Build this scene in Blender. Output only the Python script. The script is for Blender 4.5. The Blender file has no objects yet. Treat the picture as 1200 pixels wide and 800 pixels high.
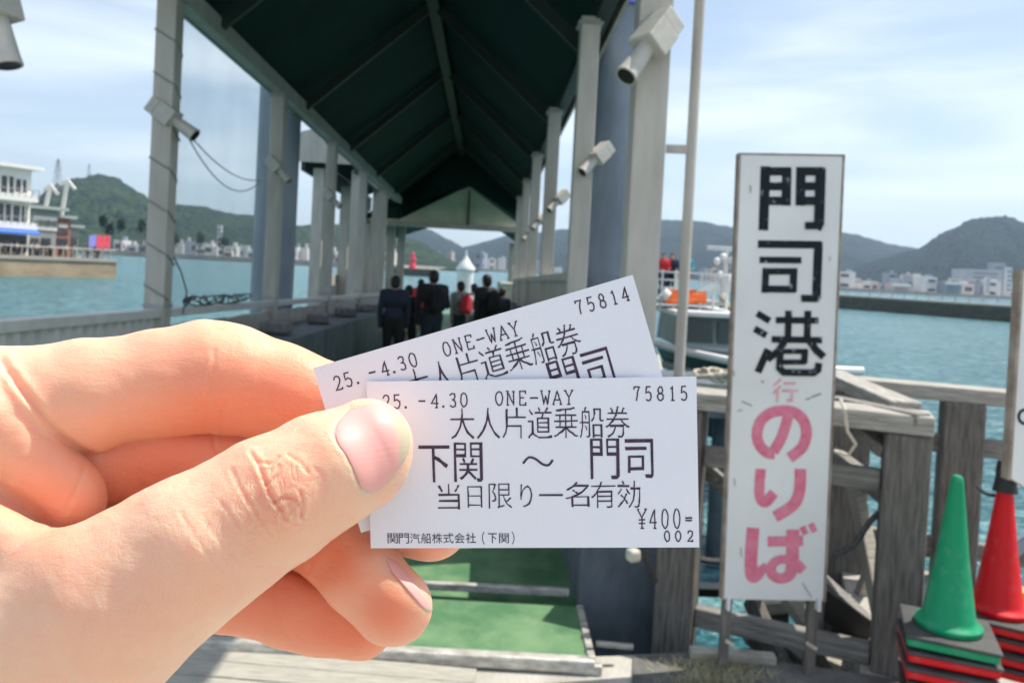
import bpy, bmesh, math, random
import numpy as np
from mathutils import noise as mn
from mathutils import Vector, Matrix, Euler
random.seed(7); np.random.seed(7)
R = math.radians
SC = bpy.context.scene
COL = SC.collection

# ---------------------------------------------------------------- camera
F = 900.0; PU, PV = 600.0, 332.0          # focal length and principal point, in pixels of a 1200 x 800 frame
EYE = Vector((0, 0, 1.5))
cd = bpy.data.cameras.new('camera'); cam = bpy.data.objects.new('camera', cd); COL.objects.link(cam)
cd.sensor_width = 36; cd.lens = 36 * F / 1200
cd.shift_y = -(400 - PV) / 1200
cd.clip_start = 0.01; cd.clip_end = 12000
CM = (Matrix.Rotation(R(90 - 1.0), 4, 'X') @ Matrix.Rotation(R(3.0), 4, 'Z'))
cam.matrix_world = Matrix.Translation(EYE) @ CM
CR = CM.to_3x3()
cd.dof.use_dof = True; cd.dof.focus_distance = 0.166; cd.dof.aperture_fstop = 38
SC.camera = cam

def W(u, v, d):                            # point of the place measured at pixel (u, v), d metres away
    return EYE + CR @ Vector(((u - PU) / F * d, -(v - PV) / F * d, -d))
def RZ(u, v, z=0.0):                       # where the sight line through (u, v) meets height z
    r = CR @ Vector(((u - PU) / F, -(v - PV) / F, -1))
    return EYE + r * ((z - 1.5) / r.z)

# ---------------------------------------------------------------- light
SUN_EL, SUN_AZ = 62, 74
w = bpy.data.worlds.new('World'); SC.world = w; w.use_nodes = True
nt = w.node_tree; nt.nodes.clear()
o_ = nt.nodes.new('ShaderNodeOutputWorld'); bg = nt.nodes.new('ShaderNodeBackground'); bg.inputs[1].default_value = 0.10
sky = nt.nodes.new('ShaderNodeTexSky'); sky.sky_type = 'NISHITA'; sky.sun_disc = False
sky.sun_elevation = R(SUN_EL); sky.sun_rotation = R(SUN_AZ); sky.altitude = 0; sky.dust_density = 1.2; sky.ozone_density = 1.6
tc = nt.nodes.new('ShaderNodeTexCoord'); mp = nt.nodes.new('ShaderNodeMapping'); mp.inputs['Scale'].default_value = (1.1, 1.5, 7.0); mp.inputs['Rotation'].default_value = (0.05, -0.09, 0.5)
ns = nt.nodes.new('ShaderNodeTexNoise'); ns.inputs['Scale'].default_value = 1.7; ns.inputs['Detail'].default_value = 7; ns.inputs['Roughness'].default_value = 0.52; ns.inputs['Distortion'].default_value = 0.5
cr = nt.nodes.new('ShaderNodeMapRange'); cr.inputs[1].default_value = 0.34; cr.inputs[2].default_value = 0.70; cr.inputs[3].default_value = 0.24; cr.inputs[4].default_value = 0.95
cr.interpolation_type = 'SMOOTHSTEP'
mx = nt.nodes.new('ShaderNodeMix'); mx.data_type = 'RGBA'; mx.inputs[7].default_value = (6.3, 7.0, 7.7, 1)
for a, b in ((tc.outputs['Generated'], mp.inputs[0]), (mp.outputs[0], ns.inputs[0]), (ns.outputs[0], cr.inputs[0]),
             (cr.outputs[0], mx.inputs[0]), (sky.outputs[0], mx.inputs[6]), (mx.outputs[2], bg.inputs[0]), (bg.outputs[0], o_.inputs[0])):
    nt.links.new(a, b)
sd = bpy.data.lights.new('sun', 'SUN'); sd.energy = 3.9; sd.angle = R(0.53); sd.color = (1.0, 0.94, 0.84)
sun = bpy.data.objects.new('sun', sd); COL.objects.link(sun)
sv = Vector((math.sin(R(SUN_AZ)) * math.cos(R(SUN_EL)), math.cos(R(SUN_AZ)) * math.cos(R(SUN_EL)), math.sin(R(SUN_EL))))
sun.rotation_euler = sv.to_track_quat('Z', 'Y').to_euler(); sun.location = (0, 0, 30)
SC.view_settings.view_transform = 'Standard'; SC.view_settings.look = 'None'; SC.view_settings.gamma = 1; SC.view_settings.exposure = 0.74
SC.render.engine = 'CYCLES'
cy = SC.cycles; cy.use_denoising = True; cy.max_bounces = 7; cy.diffuse_bounces = 4; cy.glossy_bounces = 3; cy.transmission_bounces = 4
cy.transparent_max_bounces = 12; cy.volume_bounces = 0; cy.sample_clamp_indirect = 6; cy.use_adaptive_sampling = True
cy.caustics_reflective = False; cy.caustics_refractive = False

# ---------------------------------------------------------------- materials
def mat(name, col, rough=0.6, metal=0.0, var=0.12, scale=8.0, bump=0.0, bscale=None, stretch=None, sss=0, spec=0.5, col2=None, detail=5, coords='Object', alpha=1.0, coat=0.0, cthr=(0.35, 0.68)):
    m = bpy.data.materials.new(name); m.use_nodes = True; n = m.node_tree; p = n.nodes['Principled BSDF']
    p.inputs['Roughness'].default_value = rough; p.inputs['Metallic'].default_value = metal
    p.inputs['Specular IOR Level'].default_value = spec
    p.inputs['Coat Weight'].default_value = coat
    c = tuple(col) + (1,)
    t = n.nodes.new('ShaderNodeTexCoord'); mp = n.nodes.new('ShaderNodeMapping'); n.links.new(t.outputs[coords], mp.inputs[0])
    if stretch: mp.inputs['Scale'].default_value = stretch
    no = n.nodes.new('ShaderNodeTexNoise'); no.inputs['Scale'].default_value = scale; no.inputs['Detail'].default_value = detail; no.inputs['Roughness'].default_value = 0.6
    n.links.new(mp.outputs[0], no.inputs[0])
    mr = n.nodes.new('ShaderNodeMapRange'); mr.inputs[1].default_value = cthr[0]; mr.inputs[2].default_value = cthr[1]; n.links.new(no.outputs[0], mr.inputs[0])
    mi = n.nodes.new('ShaderNodeMix'); mi.data_type = 'RGBA'; n.links.new(mr.outputs[0], mi.inputs[0])
    if col2 is None:
        mi.inputs[6].default_value = tuple(x * (1 - var) for x in col) + (1,); mi.inputs[7].default_value = tuple(min(1, x * (1 + var)) for x in col) + (1,)
    else:
        mi.inputs[6].default_value = c; mi.inputs[7].default_value = tuple(col2) + (1,)
    n.links.new(mi.outputs[2], p.inputs['Base Color'])
    if bump:
        nb = n.nodes.new('ShaderNodeTexNoise'); nb.inputs['Scale'].default_value = bscale or scale * 4; nb.inputs['Detail'].default_value = 4
        n.links.new(mp.outputs[0], nb.inputs[0])
        b = n.nodes.new('ShaderNodeBump'); b.inputs['Strength'].default_value = bump; b.inputs['Distance'].default_value = 0.01
        n.links.new(nb.outputs[0], b.inputs['Height']); n.links.new(b.outputs[0], p.inputs['Normal'])
    if alpha < 1: p.inputs['Alpha'].default_value = alpha
    return m
M = {}
M['cream'] = mat('cream_paint', (0.42, 0.385, 0.335), 0.5, scale=7, bump=0.2, bscale=40, stretch=(1, 1, .22), col2=(0.55, 0.515, 0.455), detail=9)
M['rail_white'] = mat('off_white_rail_paint', (0.66, 0.65, 0.61), 0.5, scale=8, col2=(0.54, 0.53, 0.49))
M['cream_wall'] = mat('cream_wall_paint', (0.48, 0.455, 0.40), 0.55, scale=3, stretch=(1, 1, .3), col2=(0.38, 0.36, 0.315))
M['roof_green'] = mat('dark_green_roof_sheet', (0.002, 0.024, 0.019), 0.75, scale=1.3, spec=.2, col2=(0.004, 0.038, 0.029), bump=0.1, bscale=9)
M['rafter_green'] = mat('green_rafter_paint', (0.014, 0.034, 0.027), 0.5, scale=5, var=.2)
M['gable'] = mat('pale_olive_gable_sheet', (0.64, 0.62, 0.47), 0.6, scale=2)
M['pile'] = mat('blue_grey_pile_paint', (0.17, 0.20, 0.25), 0.42, scale=2.6, stretch=(1, 1, .35), bump=.25, bscale=14, col2=(0.27, 0.31, 0.365))
M['pile_cap'] = mat('violet_blue_cap', (0.13, 0.13, 0.55), 0.45, var=.15)
M['girder'] = mat('slate_girder_paint', (0.06, 0.078, 0.10), 0.55, scale=5.5, bump=.3, bscale=40, detail=9, col2=(0.15, 0.175, 0.20), stretch=(1, 1, .5))
M['green_floor'] = mat('green_deck_paint', (0.060, 0.165, 0.072), 0.6, scale=4.5, bump=.5, bscale=160, cthr=(.38, .62), col2=(0.15, 0.265, 0.13), detail=7)
M['alu'] = mat('worn_aluminium_edge', (0.66, 0.64, 0.58), 0.45, metal=.35, scale=14, stretch=(1, 3, 3), col2=(0.30, 0.28, 0.24), bump=.3)
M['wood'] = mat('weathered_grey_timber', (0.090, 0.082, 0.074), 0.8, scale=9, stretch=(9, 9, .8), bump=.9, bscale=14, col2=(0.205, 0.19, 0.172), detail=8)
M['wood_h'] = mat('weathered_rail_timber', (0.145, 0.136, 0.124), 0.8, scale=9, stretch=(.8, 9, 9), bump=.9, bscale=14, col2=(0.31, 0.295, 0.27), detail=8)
M['rail_pale'] = mat('sunlit_rail_timber', (0.25, 0.235, 0.21), 0.8, scale=9, stretch=(.8, 9, 9), bump=.9, bscale=14, col2=(0.48, 0.455, 0.41), detail=8)  # paler copy of the rail timber, sunlight on the top rails put into it
M['plank_pale'] = mat('sun_bleached_plank', (0.30, 0.28, 0.235), 0.8, scale=10, stretch=(1, 14, 14), bump=.9, bscale=12, col2=(0.50, 0.475, 0.41), detail=8)
M['plank_brown'] = mat('brown_plank', (0.17, 0.12, 0.085), 0.8, scale=9, stretch=(1, 12, 12), bump=.7, col2=(0.30, 0.23, 0.17))
M['quay'] = mat('worn_quay_concrete', (0.33, 0.31, 0.275), 0.85, scale=5, bump=.7, bscale=60, col2=(0.47, 0.445, 0.395), detail=9)
M['quay_edge'] = mat('pale_quay_edge', (0.42, 0.40, 0.34), 0.8, scale=8, bump=.4, col2=(0.24, 0.225, 0.19))
M['sign_white'] = mat('aged_white_sign_paint', (0.62, 0.63, 0.62), 0.45, scale=3, bump=.08, col2=(0.70, 0.71, 0.70), detail=9)
M['sign_edge'] = mat('brown_board_edge', (0.20, 0.15, 0.11), 0.7, scale=14, col2=(0.36, 0.31, 0.26))
M['ink_black'] = mat('cracked_black_paint', (0.004, 0.010, 0.013), 0.6, scale=38, col2=(0.34, 0.37, 0.38), detail=10, cthr=(0.60, 0.70), spec=.25)
M['ink_pink'] = mat('faded_pink_paint', (0.60, 0.115, 0.20), 0.5, scale=28, col2=(0.66, 0.22, 0.31), detail=7)
M['ink_pale'] = mat('pale_red_paint', (0.66, 0.23, 0.26), 0.5, scale=30, col2=(0.70, 0.46, 0.48))
M['scuff'] = mat('olive_scuff', (0.26, 0.27, 0.22), 0.7)
M['paper'] = mat('thermal_ticket_paper', (0.80, 0.79, 0.855), 0.5, var=.012, scale=30, bump=.05, bscale=900)
M['print'] = mat('purple_black_print', (0.022, 0.012, 0.030), 0.6, scale=900, col2=(0.085, 0.035, 0.085))
M['cone_green'] = mat('green_cone_plastic', (0.0, 0.25, 0.11), 0.42, scale=22, bump=.06, col2=(0.05, 0.27, 0.15), detail=10, cthr=(.5, .72), spec=.3)
M['cone_red'] = mat('red_cone_plastic', (0.62, 0.004, 0.010), 0.45, scale=22, bump=.06, col2=(0.55, 0.05, 0.045), detail=10, cthr=(.52, .74), spec=.3)
M['rubber'] = mat('dusty_black_rubber', (0.035, 0.035, 0.037), 0.7, scale=8, col2=(0.085, 0.083, 0.08), bump=.3)
M['black'] = mat('black_plastic', (0.012, 0.012, 0.013), 0.5)
M['white'] = mat('white_boat_paint', (0.74, 0.75, 0.74), 0.35, scale=2, col2=(0.62, 0.62, 0.60))
M['hull'] = mat('dark_green_hull_paint', (0.02, 0.045, 0.042), 0.35, scale=2, col2=(0.05, 0.085, 0.08))
M['hull_grey'] = mat('grey_bulwark_paint', (0.25, 0.31, 0.32), 0.45, scale=2, col2=(0.34, 0.40, 0.40))
M['orange'] = mat('orange_raft_shell', (0.85, 0.16, 0.03), 0.5)
M['redcloth'] = mat('red_cloth', (0.60, 0.03, 0.045), 0.8)
M['glass_dark'] = mat('dark_green_glass', (0.012, 0.05, 0.045), 0.12, var=.4, scale=1.2)
M['rope'] = mat('mooring_rope', (0.055, 0.06, 0.06), 0.9, scale=80, col2=(0.12, 0.12, 0.11), bump=.5)
M['wire'] = mat('grey_wire', (0.28, 0.28, 0.27), 0.6)
M['rope_pale'] = mat('pale_rope', (0.48, 0.44, 0.36), 0.9, scale=70, var=.25)
M['lamp'] = mat('beige_lamp_housing', (0.50, 0.475, 0.425), 0.45, scale=20, var=.08)
M['lens'] = mat('dark_lens', (0.02, 0.02, 0.02), 0.12)
M['concrete'] = mat('stained_pier_concrete', (0.40, 0.31, 0.21), 0.9, scale=.25, stretch=(1, 1, 2.5), col2=(0.22, 0.165, 0.11), detail=8)
M['seawall'] = mat('pale_sea_wall', (0.40, 0.36, 0.31), 0.9, scale=.05, col2=(0.24, 0.20, 0.17))
M['breakwater'] = mat('algae_dark_breakwater', (0.045, 0.052, 0.042), 0.9, scale=.8, col2=(0.09, 0.09, 0.07), stretch=(1, 1, 3))
M['bld_white'] = mat('white_facade', (0.78, 0.73, 0.67), 0.6, scale=.4, var=.06)
M['bld_grey'] = mat('grey_green_facade', (0.27, 0.28, 0.26), 0.6, scale=.4)
M['bld_brick'] = mat('brown_brick_facade', (0.30, 0.145, 0.10), 0.8, scale=2)
M['bld_roof'] = mat('grey_roof_sheet', (0.31, 0.35, 0.33), 0.6, scale=.6)
M['win'] = mat('dim_window_glass', (0.05, 0.06, 0.07), 0.2, var=.4, scale=.6)
M['awning'] = mat('blue_awning', (0.06, 0.17, 0.62), 0.6)
M['flag_red'] = mat('red_banner', (0.75, 0.06, 0.10), 0.7, var=.3, scale=2)
M['flag_blue'] = mat('violet_banner', (0.25, 0.25, 0.62), 0.7)
for i, c in enumerate(((0.50, 0.50, 0.49), (0.34, 0.37, 0.42), (0.55, 0.49, 0.45), (0.24, 0.28, 0.34), (0.62, 0.62, 0.62), (0.45, 0.38, 0.35))):
    M['town%d' % i] = mat('town_facade', c, 0.7, scale=.05, var=.10)
M['forest'] = mat('wooded_hill', (0.022, 0.065, 0.018), 0.95, scale=.014, col2=(0.09, 0.15, 0.04), detail=12, cthr=(.38, .62), spec=.1, coords='Generated') 
M['navy'] = mat('navy_cloth', (0.02, 0.026, 0.05), 0.85); M['blackcloth'] = mat('black_cloth', (0.012, 0.012, 0.013), 0.85)
M['greycloth'] = mat('grey_cloth', (0.20, 0.19, 0.185), 0.85, var=.3, scale=14); M['whitecloth'] = mat('white_cloth', (0.52, 0.53, 0.50), 0.85)
M['tealcloth'] = mat('teal_cloth', (0.02, 0.30, 0.36), 0.85); M['hair'] = mat('black_hair', (0.01, 0.008, 0.007), 0.6)
M['tan'] = mat('tan_cloth', (0.32, 0.24, 0.16), 0.85); M['yellow'] = mat('yellow_paint', (0.75, 0.48, 0.05), 0.5)
M['pskin'] = mat('skin_plain', (0.55, 0.34, 0.25), 0.6)
M['straw'] = mat('dry_grass', (0.36, 0.33, 0.20), 0.9, var=.3)
M['steel'] = mat('galvanised_steel', (0.36, 0.37, 0.37), 0.45, metal=.3, scale=3)

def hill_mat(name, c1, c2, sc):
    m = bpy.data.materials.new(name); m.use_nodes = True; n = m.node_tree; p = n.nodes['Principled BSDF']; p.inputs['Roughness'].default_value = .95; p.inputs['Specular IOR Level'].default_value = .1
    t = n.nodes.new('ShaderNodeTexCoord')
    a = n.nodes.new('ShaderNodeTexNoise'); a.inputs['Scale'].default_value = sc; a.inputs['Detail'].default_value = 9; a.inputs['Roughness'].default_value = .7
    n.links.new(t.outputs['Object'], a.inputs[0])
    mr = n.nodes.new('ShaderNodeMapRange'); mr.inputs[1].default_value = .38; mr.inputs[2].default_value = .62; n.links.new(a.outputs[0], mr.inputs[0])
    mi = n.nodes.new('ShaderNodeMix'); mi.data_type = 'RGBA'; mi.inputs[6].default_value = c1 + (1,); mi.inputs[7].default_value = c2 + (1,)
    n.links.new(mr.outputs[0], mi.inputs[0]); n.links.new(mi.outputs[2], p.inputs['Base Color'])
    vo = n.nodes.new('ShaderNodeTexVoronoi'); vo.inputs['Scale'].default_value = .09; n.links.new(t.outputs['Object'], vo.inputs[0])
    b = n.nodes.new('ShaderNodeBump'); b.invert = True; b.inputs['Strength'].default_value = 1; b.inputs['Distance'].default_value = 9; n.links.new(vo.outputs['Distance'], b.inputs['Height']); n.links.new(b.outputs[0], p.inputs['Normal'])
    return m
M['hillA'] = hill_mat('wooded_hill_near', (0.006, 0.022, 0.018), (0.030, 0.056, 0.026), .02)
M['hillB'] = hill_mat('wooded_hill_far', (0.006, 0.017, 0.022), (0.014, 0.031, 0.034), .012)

def water_mat():
    m = bpy.data.materials.new('sea_water'); m.use_nodes = True; n = m.node_tree; p = n.nodes['Principled BSDF']
    p.inputs['Roughness'].default_value = .2; p.inputs['IOR'].default_value = 1.33
    t = n.nodes.new('ShaderNodeTexCoord')
    hs = []
    for sc, st in ((0.35, (1, 1.7, 1)), (1.6, (1, 1.6, 1)), (6.5, (1, 1.5, 1))):
        mp = n.nodes.new('ShaderNodeMapping'); mp.inputs['Scale'].default_value = st; mp.inputs['Rotation'].default_value = (0, 0, .3)
        no = n.nodes.new('ShaderNodeTexNoise'); no.inputs['Scale'].default_value = sc; no.inputs['Detail'].default_value = 4; no.inputs['Distortion'].default_value = .6
        n.links.new(t.outputs['Object'], mp.inputs[0]); n.links.new(mp.outputs[0], no.inputs[0]); hs.append((no, 1.0 / sc))
    last = None
    for no, k in hs:
        mu = n.nodes.new('ShaderNodeMath'); mu.operation = 'MULTIPLY'; mu.inputs[1].default_value = k * .55; n.links.new(no.outputs[0], mu.inputs[0])
        if last is None: last = mu
        else:
            ad = n.nodes.new('ShaderNodeMath'); ad.operation = 'ADD'; n.links.new(last.outputs[0], ad.inputs[0]); n.links.new(mu.outputs[0], ad.inputs[1]); last = ad
    b = n.nodes.new('ShaderNodeBump'); b.inputs['Strength'].default_value = 1; b.inputs['Distance'].default_value = 1.0
    n.links.new(last.outputs[0], b.inputs['Height']); n.links.new(b.outputs[0], p.inputs['Normal'])
    mi = n.nodes.new('ShaderNodeMix'); mi.data_type = 'RGBA'; mi.inputs[6].default_value = (0.014, 0.10, 0.125, 1); mi.inputs[7].default_value = (0.11, 0.25, 0.27, 1)
    mr = n.nodes.new('ShaderNodeMapRange'); mr.inputs[1].default_value = .4; mr.inputs[2].default_value = .65; n.links.new(hs[1][0].outputs[0], mr.inputs[0])
    n.links.new(mr.outputs[0], mi.inputs[0]); n.links.new(mi.outputs[2], p.inputs['Base Color'])
    return m
M['water'] = water_mat()

def vinyl_mat():
    m = bpy.data.materials.new('clear_vinyl'); m.use_nodes = True; n = m.node_tree; n.nodes.clear()
    o = n.nodes.new('ShaderNodeOutputMaterial'); tr = n.nodes.new('ShaderNodeBsdfTransparent'); tr.inputs[0].default_value = (.93, .95, .95, 1)
    df = n.nodes.new('ShaderNodeBsdfPrincipled'); df.inputs['Base Color'].default_value = (.55, .57, .56, 1); df.inputs['Roughness'].default_value = .35
    mx = n.nodes.new('ShaderNodeMixShader'); t = n.nodes.new('ShaderNodeTexCoord'); no = n.nodes.new('ShaderNodeTexNoise'); no.inputs['Scale'].default_value = 1.5
    mr = n.nodes.new('ShaderNodeMapRange'); mr.inputs[3].default_value = .05; mr.inputs[4].default_value = .17
    n.links.new(t.outputs['Object'], no.inputs[0]); n.links.new(no.outputs[0], mr.inputs[0]); n.links.new(mr.outputs[0], mx.inputs[0])
    n.links.new(tr.outputs[0], mx.inputs[1]); n.links.new(df.outputs[0], mx.inputs[2]); n.links.new(mx.outputs[0], o.inputs[0])
    return m
M['vinyl'] = vinyl_mat()

# ---------------------------------------------------------------- mesh helpers
class MB:
    def __init__(s): s.v = []; s.f = []
    def add(s, vs, fs):
        k = len(s.v); s.v += [tuple(v) for v in vs]; s.f += [tuple(i + k for i in f) for f in fs]; return s
    def hexa(s, p):                         # 8 corners: bottom 4 (ccw), top 4
        return s.add(p, [(0, 3, 2, 1), (4, 5, 6, 7), (0, 1, 5, 4), (1, 2, 6, 5), (2, 3, 7, 6), (3, 0, 4, 7)])
    def box(s, c, sz, rz=0):
        c = Vector(c); x, y, z = (a / 2 for a in sz); m = Matrix.Rotation(rz, 3, 'Z')
        return s.hexa([c + m @ Vector(q) for q in ((-x, -y, -z), (x, -y, -z), (x, y, -z), (-x, y, -z), (-x, -y, z), (x, -y, z), (x, y, z), (-x, y, z))])
    def beam(s, a, b, wd, ht, up=(0, 0, 1)):
        a = Vector(a); b = Vector(b); d = (b - a).normalized(); sd = d.cross(Vector(up))
        if sd.length < 1e-4: sd = d.cross(Vector((0, 1, 0)))
        sd.normalize(); u = sd.cross(d).normalized(); sd = sd * wd / 2; u = u * ht / 2
        return s.hexa([a - sd - u, a + sd - u, b + sd - u, b - sd - u, a - sd + u, a + sd + u, b + sd + u, b - sd + u])
    def tube(s, pts, r, n=8, caps=True):
        pts = [Vector(p) for p in pts]; k = len(s.v); N = len(pts); prev = None
        for i, p in enumerate(pts):
            d = (pts[min(i + 1, N - 1)] - pts[max(i - 1, 0)]).normalized()
            if prev is None:
                prev = d.orthogonal().normalized()
            prev = (prev - d * prev.dot(d)).normalized(); q = d.cross(prev)
            rr = r[i] if isinstance(r, (list, tuple)) else r
            for j in range(n):
                a = 2 * math.pi * j / n; s.v.append(tuple(p + (prev * math.cos(a) + q * math.sin(a)) * rr))
        for i in range(N - 1):
            for j in range(n):
                a = k + i * n + j; b = k + i * n + (j + 1) % n; s.f.append((a, b, b + n, a + n))
        if caps:
            s.f.append(tuple(k + j for j in range(n))[::-1]); s.f.append(tuple(k + (N - 1) * n + j for j in range(n)))
        return s
    def lathe(s, prof, c=(0, 0, 0), n=40):  # prof: (r, z)
        k = len(s.v); c = Vector(c)
        for r, z in prof:
            for j in range(n):
                a = 2 * math.pi * j / n; s.v.append((c.x + r * math.cos(a), c.y + r * math.sin(a), c.z + z))
        for i in range(len(prof) - 1):
            for j in range(n):
                a = k + i * n + j; b = k + i * n + (j + 1) % n; s.f.append((a, b, b + n, a + n))
        s.f.append(tuple(k + j for j in range(n))[::-1]); s.f.append(tuple(k + (len(prof) - 1) * n + j for j in range(n)))
        return s
    def prism(s, poly, ext):                # planar polygon of 3D points extruded by vector ext
        n = len(poly); ext = Vector(ext); p = [Vector(q) for q in poly]
        return s.add(p + [q + ext for q in p], [tuple(range(n))[::-1], tuple(range(n, 2 * n))] + [(i, (i + 1) % n, n + (i + 1) % n, n + i) for i in range(n)])
    def ball(s, c, r, sc=(1, 1, 1), n=12):
        pr = []
        k = len(s.v); c = Vector(c)
        for i in range(1, n // 2):
            a = math.pi * i / (n // 2)
            for j in range(n):
                b = 2 * math.pi * j / n; s.v.append((c.x + r * sc[0] * math.sin(a) * math.cos(b), c.y + r * sc[1] * math.sin(a) * math.sin(b), c.z - r * sc[2] * math.cos(a)))
        m = n // 2 - 1
        for i in range(m - 1):
            for j in range(n):
                a = k + i * n + j; b = k + i * n + (j + 1) % n; s.f.append((a, b, b + n, a + n))
        s.v.append((c.x, c.y, c.z - r * sc[2])); s.v.append((c.x, c.y, c.z + r * sc[2])); t = len(s.v)
        for j in range(n):
            s.f.append((k + (j + 1) % n, k + j, t - 2)); s.f.append((k + (m - 1) * n + j, k + (m - 1) * n + (j + 1) % n, t - 1))
        return s
    def build(s, name, m, parent=None, bevel=0, smooth=False, org=None):
        me = bpy.data.meshes.new(name); vs = s.v
        o = bpy.data.objects.new(name, me); COL.objects.link(o)
        if org is not None: vs = [tuple(Vector(v) - Vector(org)) for v in vs]; o.location = org
        me.from_pydata(vs, [], s.f); me.update()
        bm = bmesh.new(); bm.from_mesh(me); bmesh.ops.recalc_face_normals(bm, faces=bm.faces); bm.to_mesh(me); bm.free()
        if m: me.materials.append(m)
        if smooth:
            for p in me.polygons: p.use_smooth = True
            me.set_sharp_from_angle(angle=R(40))
        if bevel:
            b = o.modifiers.new('bevel', 'BEVEL'); b.width = bevel; b.segments = 2; b.limit_method = 'ANGLE'
        if parent is not None: attach(o, parent)
        return o
def attach(o, parent):
    o.parent = parent; o.matrix_parent_inverse = (Matrix.Translation(parent.location) @ parent.rotation_euler.to_matrix().to_4x4()).inverted()
def tag(o, label=None, cat=None, group=None, kind=None):
    if label: o['label'] = label
    if cat: o['category'] = cat
    if group: o['group'] = group
    if kind: o['kind'] = kind
    return o
def thing(name, label, cat, loc=(0, 0, 0), rz=0, group=None):
    o = bpy.data.objects.new(name, None); COL.objects.link(o); o.location = loc; o.rotation_euler = (0, 0, rz); o.empty_display_size = .1
    return tag(o, label, cat, group)
def copy_tree(o, parent=None):
    c = o.copy(); COL.objects.link(c)
    if parent is not None: c.parent = parent; c.matrix_parent_inverse = o.matrix_parent_inverse.copy()
    for ch in o.children: copy_tree(ch, c)
    return c
def lerp(a, b, t): return Vector(a) * (1 - t) + Vector(b) * t

# ---------------------------------------------------------------- sdf meshing
def capsule(P, a, b, ra, rb):
    a = np.array(a, np.float32); b = np.array(b, np.float32); ba = b - a; L = float(ba @ ba) or 1e-6
    pa = [P[i] - a[i] for i in range(3)]
    h = np.clip((pa[0] * ba[0] + pa[1] * ba[1] + pa[2] * ba[2]) / L, 0, 1)
    d = np.sqrt((pa[0] - ba[0] * h) ** 2 + (pa[1] - ba[1] * h) ** 2 + (pa[2] - ba[2] * h) ** 2)
    return d - (ra + (rb - ra) * h)
def smin(a, b, k):
    h = np.maximum(k - np.abs(a - b), 0) / k
    return np.minimum(a, b) - h * h * k * .25
def chain(P, pts, k=None):
    out = None
    for p, q in zip(pts[:-1], pts[1:]):
        d = capsule(P, p[:3], q[:3], p[3], q[3]); out = d if out is None else (smin(out, d, k) if k else np.minimum(out, d))
    return out
def mesh_sdf(fn, lo, hi, st):
    import openvdb
    n = [int((hi[i] - lo[i]) / st) + 1 for i in range(3)]
    ax = [np.arange(n[i], dtype=np.float32) * st + lo[i] for i in range(3)]
    out = np.empty(n, np.float32)
    for i0 in range(0, n[0], 24):
        P = np.meshgrid(ax[0][i0:i0 + 24], ax[1], ax[2], indexing='ij'); out[i0:i0 + 24] = fn(P)
    g = openvdb.FloatGrid(4.0 * st); np.clip(out, -4 * st, 4 * st, out)
    g.copyFromArray(out); pts, quads = g.convertToQuads(0.0)
    return pts * st + np.array(lo, np.float32), quads

# ---------------------------------------------------------------- frames of the place
rv = CR @ Vector(((570 - PU) / F, -(330 - PV) / F, -1)); CD = rv / math.hypot(rv.x, rv.y)
CT = Vector((CD.y, -CD.x, 0)).normalized()
def C(s, t, h): return CD * s + CT * t + Vector((0, 0, h))       # covered walkway: along, right, up
CANG = math.atan2(CT.y, CT.x)
WZ = -2.0                                                        # water level

# ---------------------------------------------------------------- setting: water, quay, hills
mb = MB(); nx = 60
mb.add([(-6000, -300, WZ), (6000, -300, WZ), (6000, 7000, WZ), (-6000, 7000, WZ)], [(0, 1, 2, 3)])
tag(mb.build('water', M['water']), kind='structure')
mb = MB(); mb.add([(-6000, -300, WZ - 12), (6000, -300, WZ - 12), (6000, 7000, WZ - 12), (-6000, 7000, WZ - 12)], [(0, 1, 2, 3)])
tag(mb.build('sea_bed', M['breakwater']), kind='structure')

F1 = RZ(806, 461, 1.0); F1.z = 0; F2 = RZ(1064, 489, 1.0); F2.z = 0
G1 = RZ(985, 445, 1.0); G2 = RZ(1195, 464, 1.0); G1.z = G2.z = 0
gd = (G2 - G1).normalized(); fd = (F2 - F1).normalized()
fn = Vector((-fd.y, fd.x, 0))
edge = [RZ(-300, 706), RZ(215, 748), RZ(500, 774), RZ(720, 768), RZ(800, 764), RZ(915, 775), F2 - fd * .12 - fn * .12, F2 - fd * .12 + fn * .14, G1 + Vector((.1, .12, 0)), G2 + gd * 6 + Vector((0, .12, 0))]
poly = [Vector((e.x, e.y, 0)) for e in edge] + [Vector((9, -7, 0)), Vector((-9, -7, 0))]
quay = MB().prism(poly, (0, 0, -3.0)).build('quay', M['quay']); tag(quay, kind='structure')
# pale planks laid along the left quay edge
ea = RZ(-250, 722); eb = RZ(520, 789); ed = (eb - ea).normalized(); en = Vector((-ed.y, ed.x, 0))
wd = .105
for i in range(4):
    off = -en * (0.035 + wd * i)
    a = ea + off + Vector((0, 0, .012)); b = eb + off + ed * (.18 if i else .12) + Vector((0, 0, .012 + .002 * (i % 2)))
    o = MB().beam(a, b, wd - .006, .022).build('plank', M['plank_pale'], quay, bevel=.003)
o = MB().beam(RZ(60, 737) + Vector((0, 0, .02)), RZ(705, 789) + Vector((0, 0, .02)), .045, .04).build('edge_strip', M['alu'], quay, bevel=.006)
o = MB().beam(RZ(698, 757) + Vector((0, 0, .012)), RZ(742, 761) + Vector((0, 0, .012)), .022, .02).build('kerb_bar', M['alu'], quay, bevel=.004)
o = MB().beam(RZ(808, 770) + Vector((0, 0, .01)), RZ(908, 778) + Vector((0, 0, .01)), .05, .06).build('kerb_bar', M['quay_edge'], quay, bevel=.006)
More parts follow.
